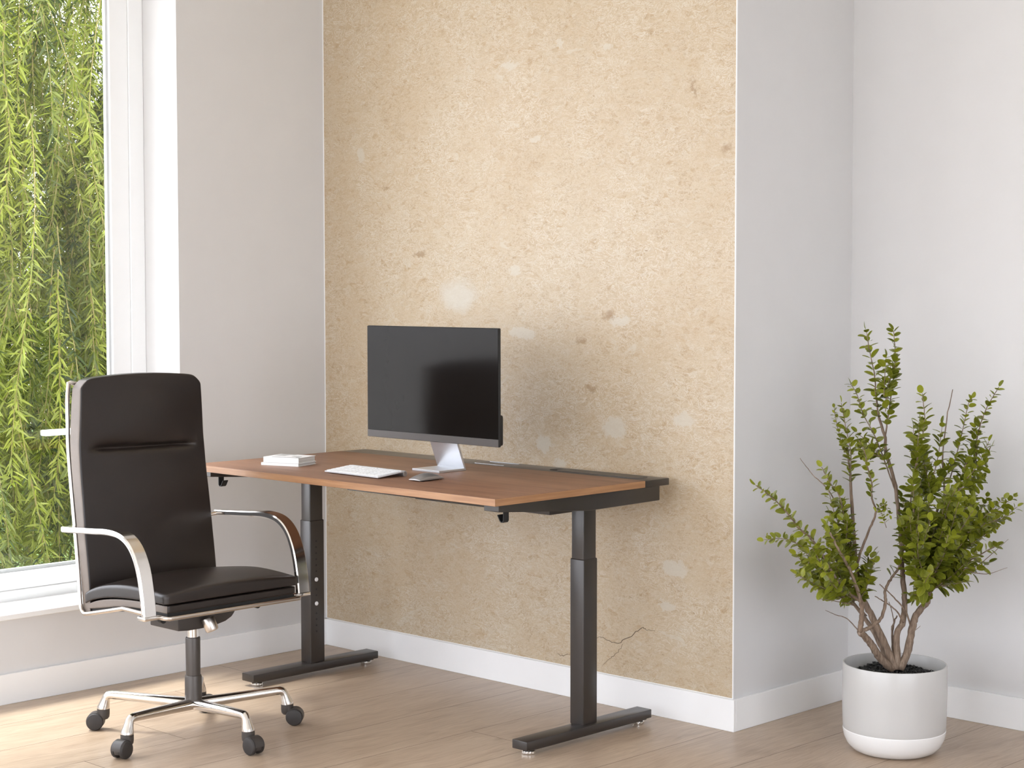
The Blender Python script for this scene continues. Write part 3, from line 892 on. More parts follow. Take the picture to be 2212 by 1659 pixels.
# gas lift
mb = MB()
mb.lathe([(0, .30), (.0183, .30), (.0183, .345), (0, .345)], 32)
mb.build('gas_piston', M['chrome'], chair)
mb = MB()
mb.lathe([(0, .186), (.0225, .186), (.0230, .304), (.0220, .3072), (.019, .3085), (0, .3085)], 32)
mb.build('column_sleeve', M['column'], chair)
mb = MB()
mb.lathe([(0, .083), (.020, .083), (.0265, .088), (.0262, .184), (.0245, .1885), (.0215, .1895), (0, .1895)], 32)
mb.build('hub', M['column'], chair)
# base legs and casters
def leg_mb():
    mb = MB()
    # arm: rounded bar, tapering outward, then a cone down to the caster
    P = [(.018, 0, .098), (.10, 0, .1025), (.20, 0, .108), (.268, 0, .1115), (.278, 0, .1116), (.286, 0, .1095), (.2915, 0, .1045), (.2945, 0, .0975), (.2985, 0, .0840), (.3020, 0, .0725), (.3034, 0, .0690), (.3035, 0, .0672)]
    rr = [.0185, .0165, .0150, .0138, .0136, .0134, .0131, .0136, .0165, .0190, .0198, .0196]
    mb.tube(P, rr, 24)
    return mb
def caster_parts(root_parent, name):
    h = MB()
    h.lathe([(0, .0665), (.0198, .0665), (.0198, .050), (.0185, .040), (.014, .034), (0, .032)], 28)
    # hood between the wheels (trails along +x)
    pr_ = []
    for k in range(17):
        t = math.radians(-30 + 232 * k / 16)
        pr_.append((.0245 + .0272 * math.cos(t), .0285 + .0272 * math.sin(t)))
    h.prism(pr_, 1, -.0095, .0095, .001, 1)
    arcp = [(.0245 + .0278 * math.cos(math.radians(a)), .0285 + .0278 * math.sin(math.radians(a))) for a in range(-5, 181, 15)]
    arci = [(.0245 + .0262 * math.cos(math.radians(a)), .0285 + .0262 * math.sin(math.radians(a))) for a in range(180, -6, -15)]
    h.prism(arcp + arci, 1, -.0165, .0165)
    root = h.build(name, M['plastic'], root_parent)
    wheel = [(0, .0), (.023, .0), (.0272, .0022), (.0272, .0100), (.0245, .0135), (.016, .0158), (0, .0164)]
    for s in (-1, 1):
        mt = Matrix.Translation((.0245, s * .0088, .0276)) @ Matrix.Rotation(-s * math.pi / 2, 4, 'X')
        MB().lathe(wheel, 36, mat=mt).build('wheel', M['rubber'], root)
    return root
ANG = [-147.9, -75.8, -3.7, 68.2, 140.2]
TRAIL = [-133, -74, 3, 43, 30]
leg0 = leg_mb().build('base_leg', M['chrome'], chair)
cas0 = caster_parts(chair, 'caster')
for i, (a, t) in enumerate(zip(ANG, TRAIL)):
    if i == 0: lg, cs = leg0, cas0
    else:
        lg = leg0.copy(); COL.objects.link(lg); lg.parent = chair
        cs = cas0.copy(); COL.objects.link(cs); cs.parent = chair
        for ch in list(cas0.children):
            c = ch.copy(); COL.objects.link(c); c.parent = cs
    ar = math.radians(a)
    lg.rotation_euler = (0, 0, ar)
    cs.location = (.3035 * math.cos(ar), .3035 * math.sin(ar), 0)
    cs.rotation_euler = (0, 0, math.radians(t))

# ------------------------------------------------------------------ potted shrub
STEMS = [
 ([[-0.005,-0.005,0.248],[-0.022,-0.042,0.284],[-0.031,-0.072,0.322],[-0.038,-0.099,0.353],[-0.043,-0.125,0.375]],0.0125,0.01,2,0),
 ([[-0.043,-0.125,0.375],[-0.033,-0.132,0.418],[-0.027,-0.142,0.458],[-0.032,-0.163,0.514],[-0.04,-0.187,0.568],[-0.056,-0.219,0.625],[-0.069,-0.248,0.681]],0.009,0.003,0.35,1),
 ([[-0.043,-0.125,0.375],[-0.03,-0.101,0.382],[-0.018,-0.076,0.397],[-0.01,-0.056,0.417],[-0.008,-0.042,0.457],[-0.014,-0.035,0.491],[-0.008,-0.017,0.521],[0.006,0.008,0.558],[0.008,0.024,0.605],[-0.002,0.026,0.66]],0.0065,0.003,0.6,1),
 ([[0.003,0.003,0.248],[-0.018,-0.01,0.3],[-0.043,-0.028,0.37],[-0.066,-0.043,0.426],[-0.084,-0.054,0.468],[-0.093,-0.056,0.502],[-0.102,-0.057,0.559],[-0.112,-0.06,0.675],[-0.121,-0.061,0.79],[-0.126,-0.059,0.845],[-0.136,-0.063,0.922]],0.0135,0.0025,0.93,0.8),
 ([[-0.014,0.015,0.247],[-0.042,0.013,0.284],[-0.075,0.007,0.344],[-0.108,0.001,0.39],[-0.147,-0.011,0.436],[-0.186,-0.023,0.469],[-0.229,-0.039,0.516],[-0.276,-0.059,0.549]],0.0095,0.003,0.55,1),
 ([[0.006,0.006,0.248],[-0.002,0.012,0.349],[0.005,0.033,0.387],[0.004,0.046,0.449],[-0.006,0.049,0.516],[-0.013,0.057,0.556],[-0.025,0.06,0.668],[-0.041,0.058,0.793],[-0.068,0.045,0.897],[-0.075,0.052,0.939],[-0.095,0.047,1.001]],0.011,0.004,2,0),
 ([[-0.095,0.047,1.001],[-0.099,0.036,1.073],[-0.1,0.029,1.13],[-0.107,0.015,1.193],[-0.113,0.001,1.268]],0.003,0.0012,0,1),
 ([[-0.081,0.061,0.938],[-0.081,0.072,0.979],[-0.078,0.086,1.058],[-0.076,0.099,1.128],[-0.078,0.108,1.198],[-0.087,0.111,1.263]],0.003,0.0012,0.12,1),
 ([[0.011,0.011,0.248],[0.024,0.035,0.307],[0.027,0.05,0.368],[0.03,0.064,0.403],[0.038,0.083,0.427],[0.046,0.103,0.445],[0.043,0.111,0.464]],0.0125,0.009,2,0),
 ([[0.043,0.111,0.464],[0.046,0.079,0.502],[0.049,0.047,0.551],[0.055,0.019,0.638],[0.064,-0.008,0.739]],0.006,0.003,0.3,1.05),
 ([[0.043,0.111,0.464],[0.041,0.124,0.513],[0.045,0.141,0.589],[0.054,0.164,0.68],[0.055,0.179,0.792],[0.045,0.183,0.875],[0.049,0.201,1.0],[0.055,0.221,1.084]],0.006,0.0012,2,0),
 ([[0.043,0.111,0.464],[0.076,0.112,0.501],[0.124,0.127,0.543],[0.178,0.148,0.588],[0.233,0.171,0.626]],0.005,0.0015,0.4,1.05),
 ([[0.027,0.165,0.577],[0.028,0.184,0.704],[0.034,0.206,0.748],[0.079,0.266,0.806],[0.111,0.314,0.856],[0.12,0.339,0.905]],0.005,0.0015,0.75,0.9),
 ([[0.099,0.291,0.843],[0.103,0.281,0.914],[0.117,0.281,0.978],[0.137,0.286,1.034],[0.166,0.301,1.093]],0.0025,0.0012,0,0.9),
 ([[-0.007,0.049,0.601],[0.013,0.052,0.729],[0.028,0.049,0.84],[0.049,0.053,0.925],[0.062,0.049,1.009],[0.063,0.033,1.08]],0.003,0.0012,0.1,1.1),
 ([[0.045,0.211,0.774],[0.068,0.22,0.873],[0.088,0.225,0.959],[0.104,0.227,1.036],[0.118,0.226,1.06]],0.002,0.001,0.2,0.8),
 ([[-0.029,-0.139,0.467],[-0.065,-0.198,0.523],[-0.09,-0.246,0.604],[-0.107,-0.287,0.663],[-0.122,-0.325,0.694],[-0.139,-0.366,0.745],[-0.161,-0.411,0.792],[-0.183,-0.456,0.827]],0.005,0.0012,0.35,0.95),
 ([[-0.095,-0.092,0.572],[-0.098,-0.109,0.65],[-0.105,-0.129,0.735],[-0.108,-0.147,0.782],[-0.121,-0.173,0.818],[-0.133,-0.199,0.864]],0.003,0.0012,0.2,0.9),
 ([[-0.095,-0.092,0.621],[-0.128,-0.089,0.701],[-0.174,-0.1,0.782],[-0.224,-0.113,0.829],[-0.266,-0.119,0.876]],0.003,0.0008,2,0),
 ([[-0.115,-0.056,0.727],[-0.117,-0.068,0.826],[-0.113,-0.076,0.902],[-0.118,-0.092,0.966],[-0.119,-0.105,1.008],[-0.121,-0.117,1.05]],0.002,0.001,0.25,0.95),
 ([[-0.041,0.058,0.78],[-0.056,0.024,0.866],[-0.072,-0.011,0.951],[-0.089,-0.047,1.015],[-0.096,-0.074,1.078],[-0.101,-0.098,1.107]],0.0025,0.001,0.2,0.9),
 ([[-0.086,-0.083,0.558],[-0.066,-0.082,0.617],[-0.042,-0.076,0.68],[-0.024,-0.075,0.729],[-0.026,-0.095,0.772],[-0.019,-0.106,0.816],[-0.022,-0.126,0.867],[-0.021,-0.142,0.909],[-0.026,-0.165,0.947]],0.0045,0.0012,0.55,0.85),
 ([[-0.125,-0.052,0.866],[-0.14,-0.08,0.923],[-0.149,-0.102,0.998],[-0.147,-0.115,1.036]],0.0012,0.0008,0.2,0.5),
 ([[-0.046,-0.128,0.378],[-0.063,-0.163,0.416],[-0.08,-0.198,0.43],[-0.094,-0.23,0.446]],0.002,0.0008,2,0),
 ([[-0.051,-0.077,0.415],[-0.055,-0.128,0.449],[-0.075,-0.194,0.469],[-0.094,-0.259,0.484]],0.0025,0.0008,2,0),
 ([[-0.008,0.02,0.309],[-0.02,0.012,0.365],[-0.017,0.018,0.385],[-0.023,0.016,0.423],[-0.031,0.012,0.448]],0.0025,0.001,2,0),
 ([[0.022,0.063,0.355],[0.021,0.02,0.425],[0.012,-0.03,0.472],[-0.002,-0.085,0.516]],0.0035,0.0015,2,0),
 ([[0.018,0.018,0.39],[0.006,-0.008,0.43],[-0.013,-0.041,0.457],[-0.028,-0.069,0.475]],0.003,0.0015,2,0),
 ([[-0.004,0.038,0.242],[-0.025,0.027,0.305],[-0.027,0.034,0.375],[-0.023,0.047,0.402]],0.005,0.002,2,0),
 ([[0.032,0.031,0.355],[0.048,0.032,0.368],[0.065,0.035,0.384]],0.0018,0.0006,2,0),
 ([[0.134,0.13,0.551],[0.183,0.154,0.565],[0.23,0.177,0.612],[0.266,0.188,0.649]],0.0018,0.0006,2,0),
 ([[0.144,0.14,0.548],[0.182,0.211,0.533],[0.215,0.278,0.548]],0.0018,0.0006,2,0),
 ([[-0.045,-0.113,0.49],[-0.112,-0.164,0.513],[-0.172,-0.209,0.528],[-0.201,-0.222,0.54]],0.003,0.001,0.3,0.9),
 ([[-0.116,-0.182,0.566],[-0.147,-0.245,0.618],[-0.178,-0.307,0.656],[-0.213,-0.374,0.658]],0.002,0.0008,0.3,0.85),
 ([[0.001,-0.111,0.734],[0.016,-0.105,0.757],[0.029,-0.102,0.747],[0.04,-0.101,0.728]],0.001,0.0006,0,0.5),
 ([[0.033,-0.107,0.69],[0.018,-0.108,0.733],[0.019,-0.093,0.756]],0.001,0.0006,0.2,0.45),
 ([[-0.101,-0.068,0.449],[-0.131,-0.087,0.477],[-0.18,-0.099,0.528]],0.0018,0.0008,0.05,1),
 ([[-0.091,-0.084,0.453],[-0.135,-0.131,0.475],[-0.173,-0.157,0.506]],0.0018,0.0008,0.05,1),
 ([[-0.043,-0.178,0.484],[-0.052,-0.248,0.526],[-0.047,-0.319,0.592]],0.0018,0.0008,0.05,1),
 ([[-0.062,-0.169,0.478],[-0.1,-0.249,0.518],[-0.116,-0.329,0.555]],0.0018,0.0008,0.05,1),
 ([[-0.146,-0.062,0.479],[-0.21,-0.083,0.524],[-0.267,-0.099,0.596]],0.0018,0.0008,0.05,1),
 ([[-0.123,-0.049,0.46],[-0.152,-0.047,0.518],[-0.2,-0.053,0.6]],0.0018,0.0008,0.05,1),
 ([[-0.088,-0.192,0.541],[-0.088,-0.26,0.587],[-0.094,-0.305,0.643]],0.0018,0.0008,0.05,1),
 ([[-0.067,-0.121,0.46],[-0.076,-0.173,0.534],[-0.086,-0.223,0.611]],0.0018,0.0008,0.05,1),
 ([[-0.142,-0.06,0.521],[-0.163,-0.054,0.56],[-0.203,-0.041,0.62]],0.0018,0.0008,0.05,1),
 ([[-0.095,-0.102,0.488],[-0.12,-0.119,0.539],[-0.121,-0.138,0.594]],0.0018,0.0008,0.05,1),
 ([[-0.111,-0.053,0.446],[-0.187,-0.086,0.479],[-0.258,-0.115,0.519]],0.0018,0.0008,0.05,1),
 ([[-0.104,-0.073,0.466],[-0.128,-0.07,0.545],[-0.153,-0.094,0.623]],0.0018,0.0008,0.05,1),
 ([[-0.116,-0.115,0.485],[-0.167,-0.166,0.528],[-0.213,-0.212,0.596]],0.0018,0.0008,0.05,1),
 ([[-0.09,-0.187,0.525],[-0.109,-0.241,0.563],[-0.105,-0.302,0.62]],0.0018,0.0008,0.05,1),
 ([[-0.073,-0.11,0.458],[-0.067,-0.135,0.508],[-0.065,-0.161,0.578]],0.0018,0.0008,0.05,1),
 ([[-0.132,-0.103,0.682],[-0.146,-0.114,0.725],[-0.167,-0.113,0.789]],0.0018,0.0008,0.05,0.95),
 ([[-0.072,-0.127,0.571],[-0.076,-0.179,0.618],[-0.073,-0.213,0.684]],0.0018,0.0008,0.05,0.95),
 ([[-0.103,-0.097,0.587],[-0.124,-0.126,0.651],[-0.146,-0.136,0.72]],0.0018,0.0008,0.05,0.95),
 ([[-0.087,-0.104,0.567],[-0.096,-0.12,0.632],[-0.086,-0.132,0.702]],0.0018,0.0008,0.05,0.95),
 ([[-0.1,-0.087,0.576],[-0.11,-0.085,0.649],[-0.121,-0.098,0.74]],0.0018,0.0008,0.05,0.95),
 ([[-0.079,-0.117,0.57],[-0.088,-0.161,0.624],[-0.11,-0.207,0.694]],0.0018,0.0008,0.05,0.95),
 ([[-0.09,-0.103,0.583],[-0.094,-0.108,0.638],[-0.095,-0.122,0.696]],0.0018,0.0008,0.05,0.95),
 ([[-0.093,-0.095,0.566],[-0.12,-0.12,0.608],[-0.138,-0.147,0.667]],0.0018,0.0008,0.05,0.95),
 ([[-0.102,-0.083,0.572],[-0.118,-0.077,0.641],[-0.129,-0.093,0.741]],0.0018,0.0008,0.05,0.95),
 ([[-0.042,-0.03,0.891],[-0.065,-0.038,0.921],[-0.098,-0.067,0.961]],0.0018,0.0008,0.05,0.9),
 ([[-0.042,-0.029,0.891],[-0.062,-0.042,0.898],[-0.086,-0.054,0.922]],0.0018,0.0008,0.05,0.9),
 ([[-0.054,-0.01,0.889],[-0.095,-0.019,0.899],[-0.122,-0.012,0.908]],0.0018,0.0008,0.05,0.9),
 ([[-0.06,0.029,1.021],[-0.071,0.054,1.091],[-0.074,0.103,1.171]],0.0018,0.0008,0.05,1),
 ([[-0.049,0.002,1.071],[-0.059,0.021,1.123],[-0.065,0.036,1.183]],0.0018,0.0008,0.05,1),
 ([[-0.063,0.043,1.058],[-0.077,0.079,1.11],[-0.091,0.12,1.165]],0.0018,0.0008,0.05,1),
 ([[0.041,0.029,0.711],[0.042,0.026,0.767],[0.043,0.02,0.83]],0.0018,0.0008,0.05,1.15),
 ([[0.041,0.036,0.565],[0.037,0.03,0.598],[0.045,0.033,0.645]],0.0018,0.0008,0.05,1.15),
 ([[0.029,0.076,0.638],[0.019,0.092,0.685],[0.023,0.117,0.745]],0.0018,0.0008,0.05,1.15),
 ([[0.025,0.062,0.561],[0.002,0.062,0.619],[-0.023,0.071,0.679]],0.0018,0.0008,0.05,1.15),
 ([[0.023,0.083,0.579],[0.032,0.137,0.654],[0.049,0.17,0.736]],0.0018,0.0008,0.05,1.15),
 ([[0.062,0.002,0.571],[0.083,-0.022,0.66],[0.103,-0.045,0.751]],0.0018,0.0008,0.05,1.15),
 ([[0.054,0.015,0.569],[0.06,-0.021,0.625],[0.047,-0.048,0.698]],0.0018,0.0008,0.05,1.15),
 ([[0.02,0.076,0.6],[0.014,0.088,0.68],[0.008,0.12,0.762]],0.0018,0.0008,0.05,1.15),
 ([[0.042,0.036,0.574],[0.053,0.052,0.65],[0.062,0.051,0.725]],0.0018,0.0008,0.05,1.15),
 ([[0.065,-0.006,0.586],[0.075,-0.035,0.651],[0.082,-0.059,0.723]],0.0018,0.0008,0.05,1.15),
 ([[0.093,-0.042,0.59],[0.128,-0.063,0.643],[0.172,-0.096,0.722]],0.0018,0.0008,0.05,1.15),
 ([[0.036,0.059,0.69],[0.035,0.073,0.75],[0.034,0.08,0.829]],0.0018,0.0008,0.05,1.15),
 ([[0.058,0.009,0.57],[0.083,-0.008,0.602],[0.092,-0.028,0.633]],0.0018,0.0008,0.05,1.15),
 ([[0.055,0.014,0.569],[0.095,0.014,0.614],[0.119,0.018,0.682]],0.0018,0.0008,0.05,1.15),
 ([[0.053,0.017,0.576],[0.055,0.009,0.637],[0.073,0.0,0.713]],0.0018,0.0008,0.05,1.15),
 ([[0.04,0.038,0.565],[0.059,0.07,0.592],[0.081,0.077,0.649]],0.0018,0.0008,0.05,1.15),
 ([[0.04,0.075,0.697],[0.04,0.1,0.744],[0.04,0.112,0.819]],0.0018,0.0008,0.05,1.15),
 ([[0.008,0.06,0.642],[-0.005,0.064,0.697],[-0.029,0.077,0.758]],0.0018,0.0008,0.05,1.15),
 ([[0.137,0.037,0.67],[0.161,0.013,0.742],[0.198,-0.001,0.809]],0.0018,0.0008,0.05,1.1),
 ([[0.11,0.017,0.535],[0.157,0.017,0.586],[0.209,0.023,0.649]],0.0018,0.0008,0.05,1.1),
 ([[0.147,0.032,0.605],[0.191,0.02,0.67],[0.246,0.017,0.749]],0.0018,0.0008,0.05,1.1),
 ([[0.094,0.13,0.584],[0.112,0.174,0.633],[0.134,0.207,0.686]],0.0018,0.0008,0.05,1.1),
 ([[0.117,0.05,0.648],[0.141,0.048,0.717],[0.162,0.03,0.786]],0.0018,0.0008,0.05,1.1),
 ([[0.088,0.136,0.668],[0.087,0.154,0.715],[0.093,0.193,0.777]],0.0018,0.0008,0.05,1.1),
 ([[0.11,0.067,0.572],[0.146,0.069,0.636],[0.187,0.102,0.716]],0.0018,0.0008,0.05,1.1),
 ([[0.127,0.029,0.6],[0.172,0.015,0.678],[0.204,0.009,0.775]],0.0018,0.0008,0.05,1.1),
 ([[0.119,0.053,0.613],[0.15,0.048,0.676],[0.174,0.043,0.744]],0.0018,0.0008,0.05,1.1),
 ([[0.061,0.096,0.518],[0.047,0.111,0.563],[0.035,0.126,0.63]],0.0018,0.0008,0.05,1.1),
 ([[0.06,0.129,0.554],[0.062,0.158,0.618],[0.072,0.211,0.676]],0.0018,0.0008,0.05,1.1),
 ([[0.113,0.009,0.535],[0.166,-0.017,0.6],[0.205,-0.052,0.679]],0.0018,0.0008,0.05,1.1),
 ([[0.124,0.036,0.67],[0.142,0.022,0.729],[0.171,-0.003,0.796]],0.0018,0.0008,0.05,1.1),
 ([[0.093,0.038,0.635],[0.098,0.017,0.697],[0.11,0.003,0.761]],0.0018,0.0008,0.05,1.1),
 ([[0.058,0.101,0.517],[0.06,0.127,0.55],[0.056,0.167,0.607]],0.0018,0.0008,0.05,1.1),
 ([[0.073,0.124,0.587],[0.083,0.147,0.662],[0.093,0.197,0.736]],0.0018,0.0008,0.05,1.1),
 ([[0.081,0.038,0.486],[0.087,0.02,0.513],[0.099,-0.005,0.546]],0.0018,0.0008,0.05,1.1),
 ([[0.101,0.018,0.517],[0.141,0.013,0.589],[0.164,-0.002,0.675]],0.0018,0.0008,0.05,1.1),
 ([[0.067,0.059,0.496],[0.071,0.049,0.585],[0.065,0.052,0.678]],0.0018,0.0008,0.05,1.1),
 ([[0.103,-0.001,0.493],[0.134,-0.059,0.529],[0.169,-0.089,0.569]],0.0018,0.0008,0.05,1.1),
 ([[0.085,0.017,0.517],[0.083,-0.025,0.564],[0.089,-0.043,0.635]],0.0018,0.0008,0.05,1.1),
 ([[0.071,0.059,0.506],[0.073,0.057,0.566],[0.083,0.06,0.624]],0.0018,0.0008,0.05,1.1),
 ([[0.048,0.116,0.487],[0.057,0.159,0.525],[0.081,0.218,0.576]],0.0018,0.0008,0.05,1.1),
 ([[0.061,0.07,0.48],[0.075,0.089,0.549],[0.074,0.098,0.623]],0.0018,0.0008,0.05,1.1),
 ([[0.122,0.007,0.541],[0.152,-0.01,0.596],[0.202,-0.027,0.672]],0.0018,0.0008,0.05,1.1),
 ([[0.105,-0.017,0.55],[0.115,-0.066,0.615],[0.139,-0.104,0.687]],0.0018,0.0008,0.05,1.1),
 ([[0.112,0.018,0.56],[0.14,-0.003,0.628],[0.169,-0.017,0.694]],0.0018,0.0008,0.05,1.1),
 ([[0.066,0.061,0.481],[0.061,0.056,0.515],[0.051,0.042,0.569]],0.0018,0.0008,0.05,1.1),
 ([[0.059,0.074,0.479],[0.061,0.081,0.508],[0.051,0.09,0.553]],0.0018,0.0008,0.05,1.1),
 ([[0.121,0.009,0.534],[0.152,-0.009,0.589],[0.197,-0.024,0.647]],0.0018,0.0008,0.05,1.1),
 ([[0.042,0.088,0.519],[0.021,0.081,0.595],[0.008,0.101,0.664]],0.0018,0.0008,0.05,1.1),
 ([[0.037,0.11,0.472],[0.008,0.133,0.497],[-0.015,0.169,0.53]],0.0018,0.0008,0.05,1.1),
 ([[0.07,0.184,0.586],[0.081,0.26,0.614],[0.096,0.327,0.645]],0.0018,0.0008,0.05,1),
 ([[0.049,0.179,0.568],[0.058,0.252,0.583],[0.073,0.333,0.624]],0.0018,0.0008,0.05,1),
 ([[0.049,0.173,0.568],[0.061,0.25,0.622],[0.075,0.324,0.704]],0.0018,0.0008,0.05,1),
 ([[0.067,0.235,0.668],[0.051,0.315,0.706],[0.041,0.379,0.759]],0.0018,0.0008,0.05,1),
 ([[0.113,0.132,0.649],[0.128,0.165,0.699],[0.146,0.187,0.758]],0.0018,0.0008,0.05,1),
 ([[0.088,0.102,0.577],[0.117,0.142,0.646],[0.137,0.167,0.738]],0.0018,0.0008,0.05,1),
 ([[0.065,0.202,0.629],[0.06,0.255,0.689],[0.061,0.338,0.749]],0.0018,0.0008,0.05,1),
 ([[0.092,0.095,0.578],[0.133,0.149,0.607],[0.188,0.196,0.655]],0.0018,0.0008,0.05,1),
 ([[0.104,0.144,0.601],[0.131,0.184,0.626],[0.152,0.235,0.663]],0.0018,0.0008,0.05,1),
 ([[0.126,0.093,0.634],[0.151,0.109,0.687],[0.184,0.12,0.751]],0.0018,0.0008,0.05,1),
 ([[0.103,0.236,0.649],[0.103,0.339,0.647],[0.097,0.435,0.664]],0.0018,0.0008,0.05,0.8),
 ([[0.116,0.237,0.66],[0.144,0.314,0.702],[0.163,0.406,0.748]],0.0018,0.0008,0.05,0.8),
 ([[0.118,0.211,0.653],[0.111,0.289,0.697],[0.106,0.346,0.749]],0.0018,0.0008,0.05,0.8),
 ([[0.149,0.156,0.661],[0.172,0.199,0.679],[0.198,0.222,0.725]],0.0018,0.0008,0.05,0.8),
 ([[0.108,0.228,0.65],[0.111,0.335,0.66],[0.133,0.437,0.685]],0.0018,0.0008,0.05,0.8),
 ([[0.159,0.155,0.67],[0.185,0.192,0.709],[0.23,0.224,0.765]],0.0018,0.0008,0.05,0.8),
 ([[0.155,0.231,0.677],[0.18,0.301,0.694],[0.203,0.358,0.725]],0.0018,0.0008,0.05,0.8),
 ([[0.06,0.091,0.771],[0.044,0.111,0.8],[0.044,0.124,0.846]],0.0018,0.0008,0.05,1),
 ([[0.031,0.14,0.767],[-0.01,0.164,0.819],[-0.03,0.191,0.886]],0.0018,0.0008,0.05,1),
 ([[0.053,0.104,0.769],[0.066,0.151,0.809],[0.075,0.205,0.873]],0.0018,0.0008,0.05,1),
 ([[0.021,0.155,0.771],[-0.017,0.188,0.83],[-0.038,0.234,0.888]],0.0018,0.0008,0.05,1),
 ([[0.065,0.101,0.835],[0.066,0.127,0.9],[0.068,0.141,0.984]],0.0018,0.0008,0.05,1),
 ([[0.037,0.13,0.766],[-0.01,0.16,0.828],[-0.048,0.191,0.915]],0.0018,0.0008,0.05,1),
 ([[0.05,0.108,0.769],[0.05,0.14,0.81],[0.051,0.197,0.85]],0.0018,0.0008,0.05,1),
 ([[0.064,0.084,0.772],[0.048,0.093,0.825],[0.031,0.084,0.901]],0.0018,0.0008,0.05,1),
 ([[0.092,0.197,0.779],[0.102,0.277,0.796],[0.089,0.356,0.809]],0.0018,0.0008,0.05,0.9),
 ([[0.101,0.182,0.781],[0.089,0.236,0.839],[0.092,0.301,0.907]],0.0018,0.0008,0.05,0.9),
 ([[0.109,0.203,0.848],[0.101,0.257,0.905],[0.098,0.289,0.976]],0.0018,0.0008,0.05,0.9),
 ([[0.113,0.162,0.783],[0.124,0.219,0.818],[0.141,0.268,0.86]],0.0018,0.0008,0.05,0.9),
 ([[0.118,0.18,0.807],[0.136,0.232,0.856],[0.149,0.275,0.927]],0.0018,0.0008,0.05,0.9),
 ([[0.074,0.101,0.491],[0.088,0.13,0.526],[0.112,0.182,0.567]],0.0018,0.0008,0.05,1.1),
 ([[0.125,0.085,0.531],[0.162,0.105,0.557],[0.201,0.124,0.611]],0.0018,0.0008,0.05,1.1),
 ([[0.103,0.053,0.501],[0.149,0.071,0.515],[0.191,0.069,0.526]],0.0018,0.0008,0.05,1.1),
 ([[0.092,0.071,0.497],[0.109,0.089,0.53],[0.15,0.102,0.567]],0.0018,0.0008,0.05,1.1),
 ([[0.103,0.052,0.501],[0.157,0.07,0.529],[0.197,0.073,0.574]],0.0018,0.0008,0.05,1.1),
 ([[0.077,0.097,0.492],[0.085,0.126,0.515],[0.094,0.147,0.563]],0.0018,0.0008,0.05,1.1),
 ([[0.111,0.041,0.504],[0.161,0.066,0.55],[0.221,0.081,0.621]],0.0018,0.0008,0.05,1.1),
 ([[0.074,0.127,0.494],[0.12,0.208,0.526],[0.16,0.267,0.558]],0.0018,0.0008,0.05,1.1),
 ([[0.061,0.07,0.468],[0.043,0.059,0.458],[0.026,0.052,0.451]],0.0018,0.0008,0.05,1),
 ([[0.08,0.039,0.474],[0.073,0.001,0.483],[0.065,-0.032,0.488]],0.0018,0.0008,0.05,1),
 ([[0.077,0.043,0.474],[0.087,0.02,0.502],[0.075,-0.005,0.523]],0.0018,0.0008,0.05,1),
 ([[-0.08,-0.072,0.461],[-0.068,-0.057,0.529],[-0.065,-0.051,0.596]],0.0018,0.0008,0.05,1),
 ([[-0.066,-0.096,0.457],[-0.036,-0.098,0.512],[-0.014,-0.093,0.591]],0.0018,0.0008,0.05,1),
 ([[-0.073,-0.086,0.455],[-0.062,-0.081,0.523],[-0.035,-0.072,0.602]],0.0018,0.0008,0.05,1),
 ([[-0.076,-0.082,0.454],[-0.066,-0.092,0.507],[-0.052,-0.073,0.567]],0.0018,0.0008,0.05,1),
 ([[0.055,0.021,0.865],[0.058,0.019,0.923],[0.071,0.004,0.998]],0.0018,0.0008,0.05,1.1),
 ([[0.03,0.061,0.841],[0.032,0.081,0.886],[0.016,0.095,0.959]],0.0018,0.0008,0.05,1.1),
 ([[0.029,0.062,0.841],[0.016,0.069,0.894],[0.002,0.086,0.972]],0.0018,0.0008,0.05,1.1),
]

PX, PY = 2.461, .158
shrub = empty('potted_shrub', (PX, PY, 0), 'leafy green shrub with bare twisting stems in a white glazed pot, in the right corner', 'plant')
RP, HP = .155, .268
prof = [(.105, .012), (.130, .030), (.1475, .060), (.1515, .071), (.153, .09), (.1545, .14), (.155, .20), (.1545, HP - .004), (.1530, HP), (.1495, HP), (.1480, HP - .004), (.1475, .20), (.145, .12), (0, .115)]
MB().lathe(prof, 96).build('pot', M['pot'], shrub)
sau = [(0, .0005), (.098, .0005), (.108, .002), (.124, .010), (.139, .026), (.1485, .046), (.1525, .066), (.1528, .0705), (.1515, .0725), (.149, .071), (.145, .06), (0, .03)]
MB().lathe(sau, 96).build('saucer', simple('white_ceramic_saucer', (.78, .775, .76), .25, var=.01), shrub)
# soil: mound with individual chips heaped on it
rnd = random.Random(11)
sm = MB()
prof = [(0, .238), (.04, .240), (.08, .239), (.115, .236), (.140, .228), (.1465, .220), (.1465, .19), (0, .19)]
sm.lathe(prof, 40)
for k in range(2600):
    rr = .143 * math.sqrt(rnd.random()); a = rnd.uniform(0, 6.283)
    z = interp([(0, .238), (.08, .240), (.115, .237), (.1465, .224)], rr) + rnd.uniform(-.002, .006) + .006 * math.sin(a * 3 + 1) * rr / .14
    s = rnd.uniform(.003, .0085)
    mt = Matrix.Translation((rr * math.cos(a), rr * math.sin(a), z)) @ Matrix.Rotation(rnd.uniform(0, 6.3), 4, 'Z') @ Matrix.Rotation(rnd.uniform(-.8, .8), 4, 'X') @ Matrix.Rotation(rnd.uniform(-.8, .8), 4, 'Y')
    w, d, h = s, s * rnd.uniform(.4, .9), s * rnd.uniform(.2, .5)
    vs = [mt @ Vector(q) for q in ((-w, 0, 0), (0, -d, 0), (w, 0, 0), (0, d, 0), (0, 0, h), (0, 0, -h))]
    sm.add(vs, [(0, 1, 4), (1, 2, 4), (2, 3, 4), (3, 0, 4), (1, 0, 5), (2, 1, 5), (3, 2, 5), (0, 3, 5)])
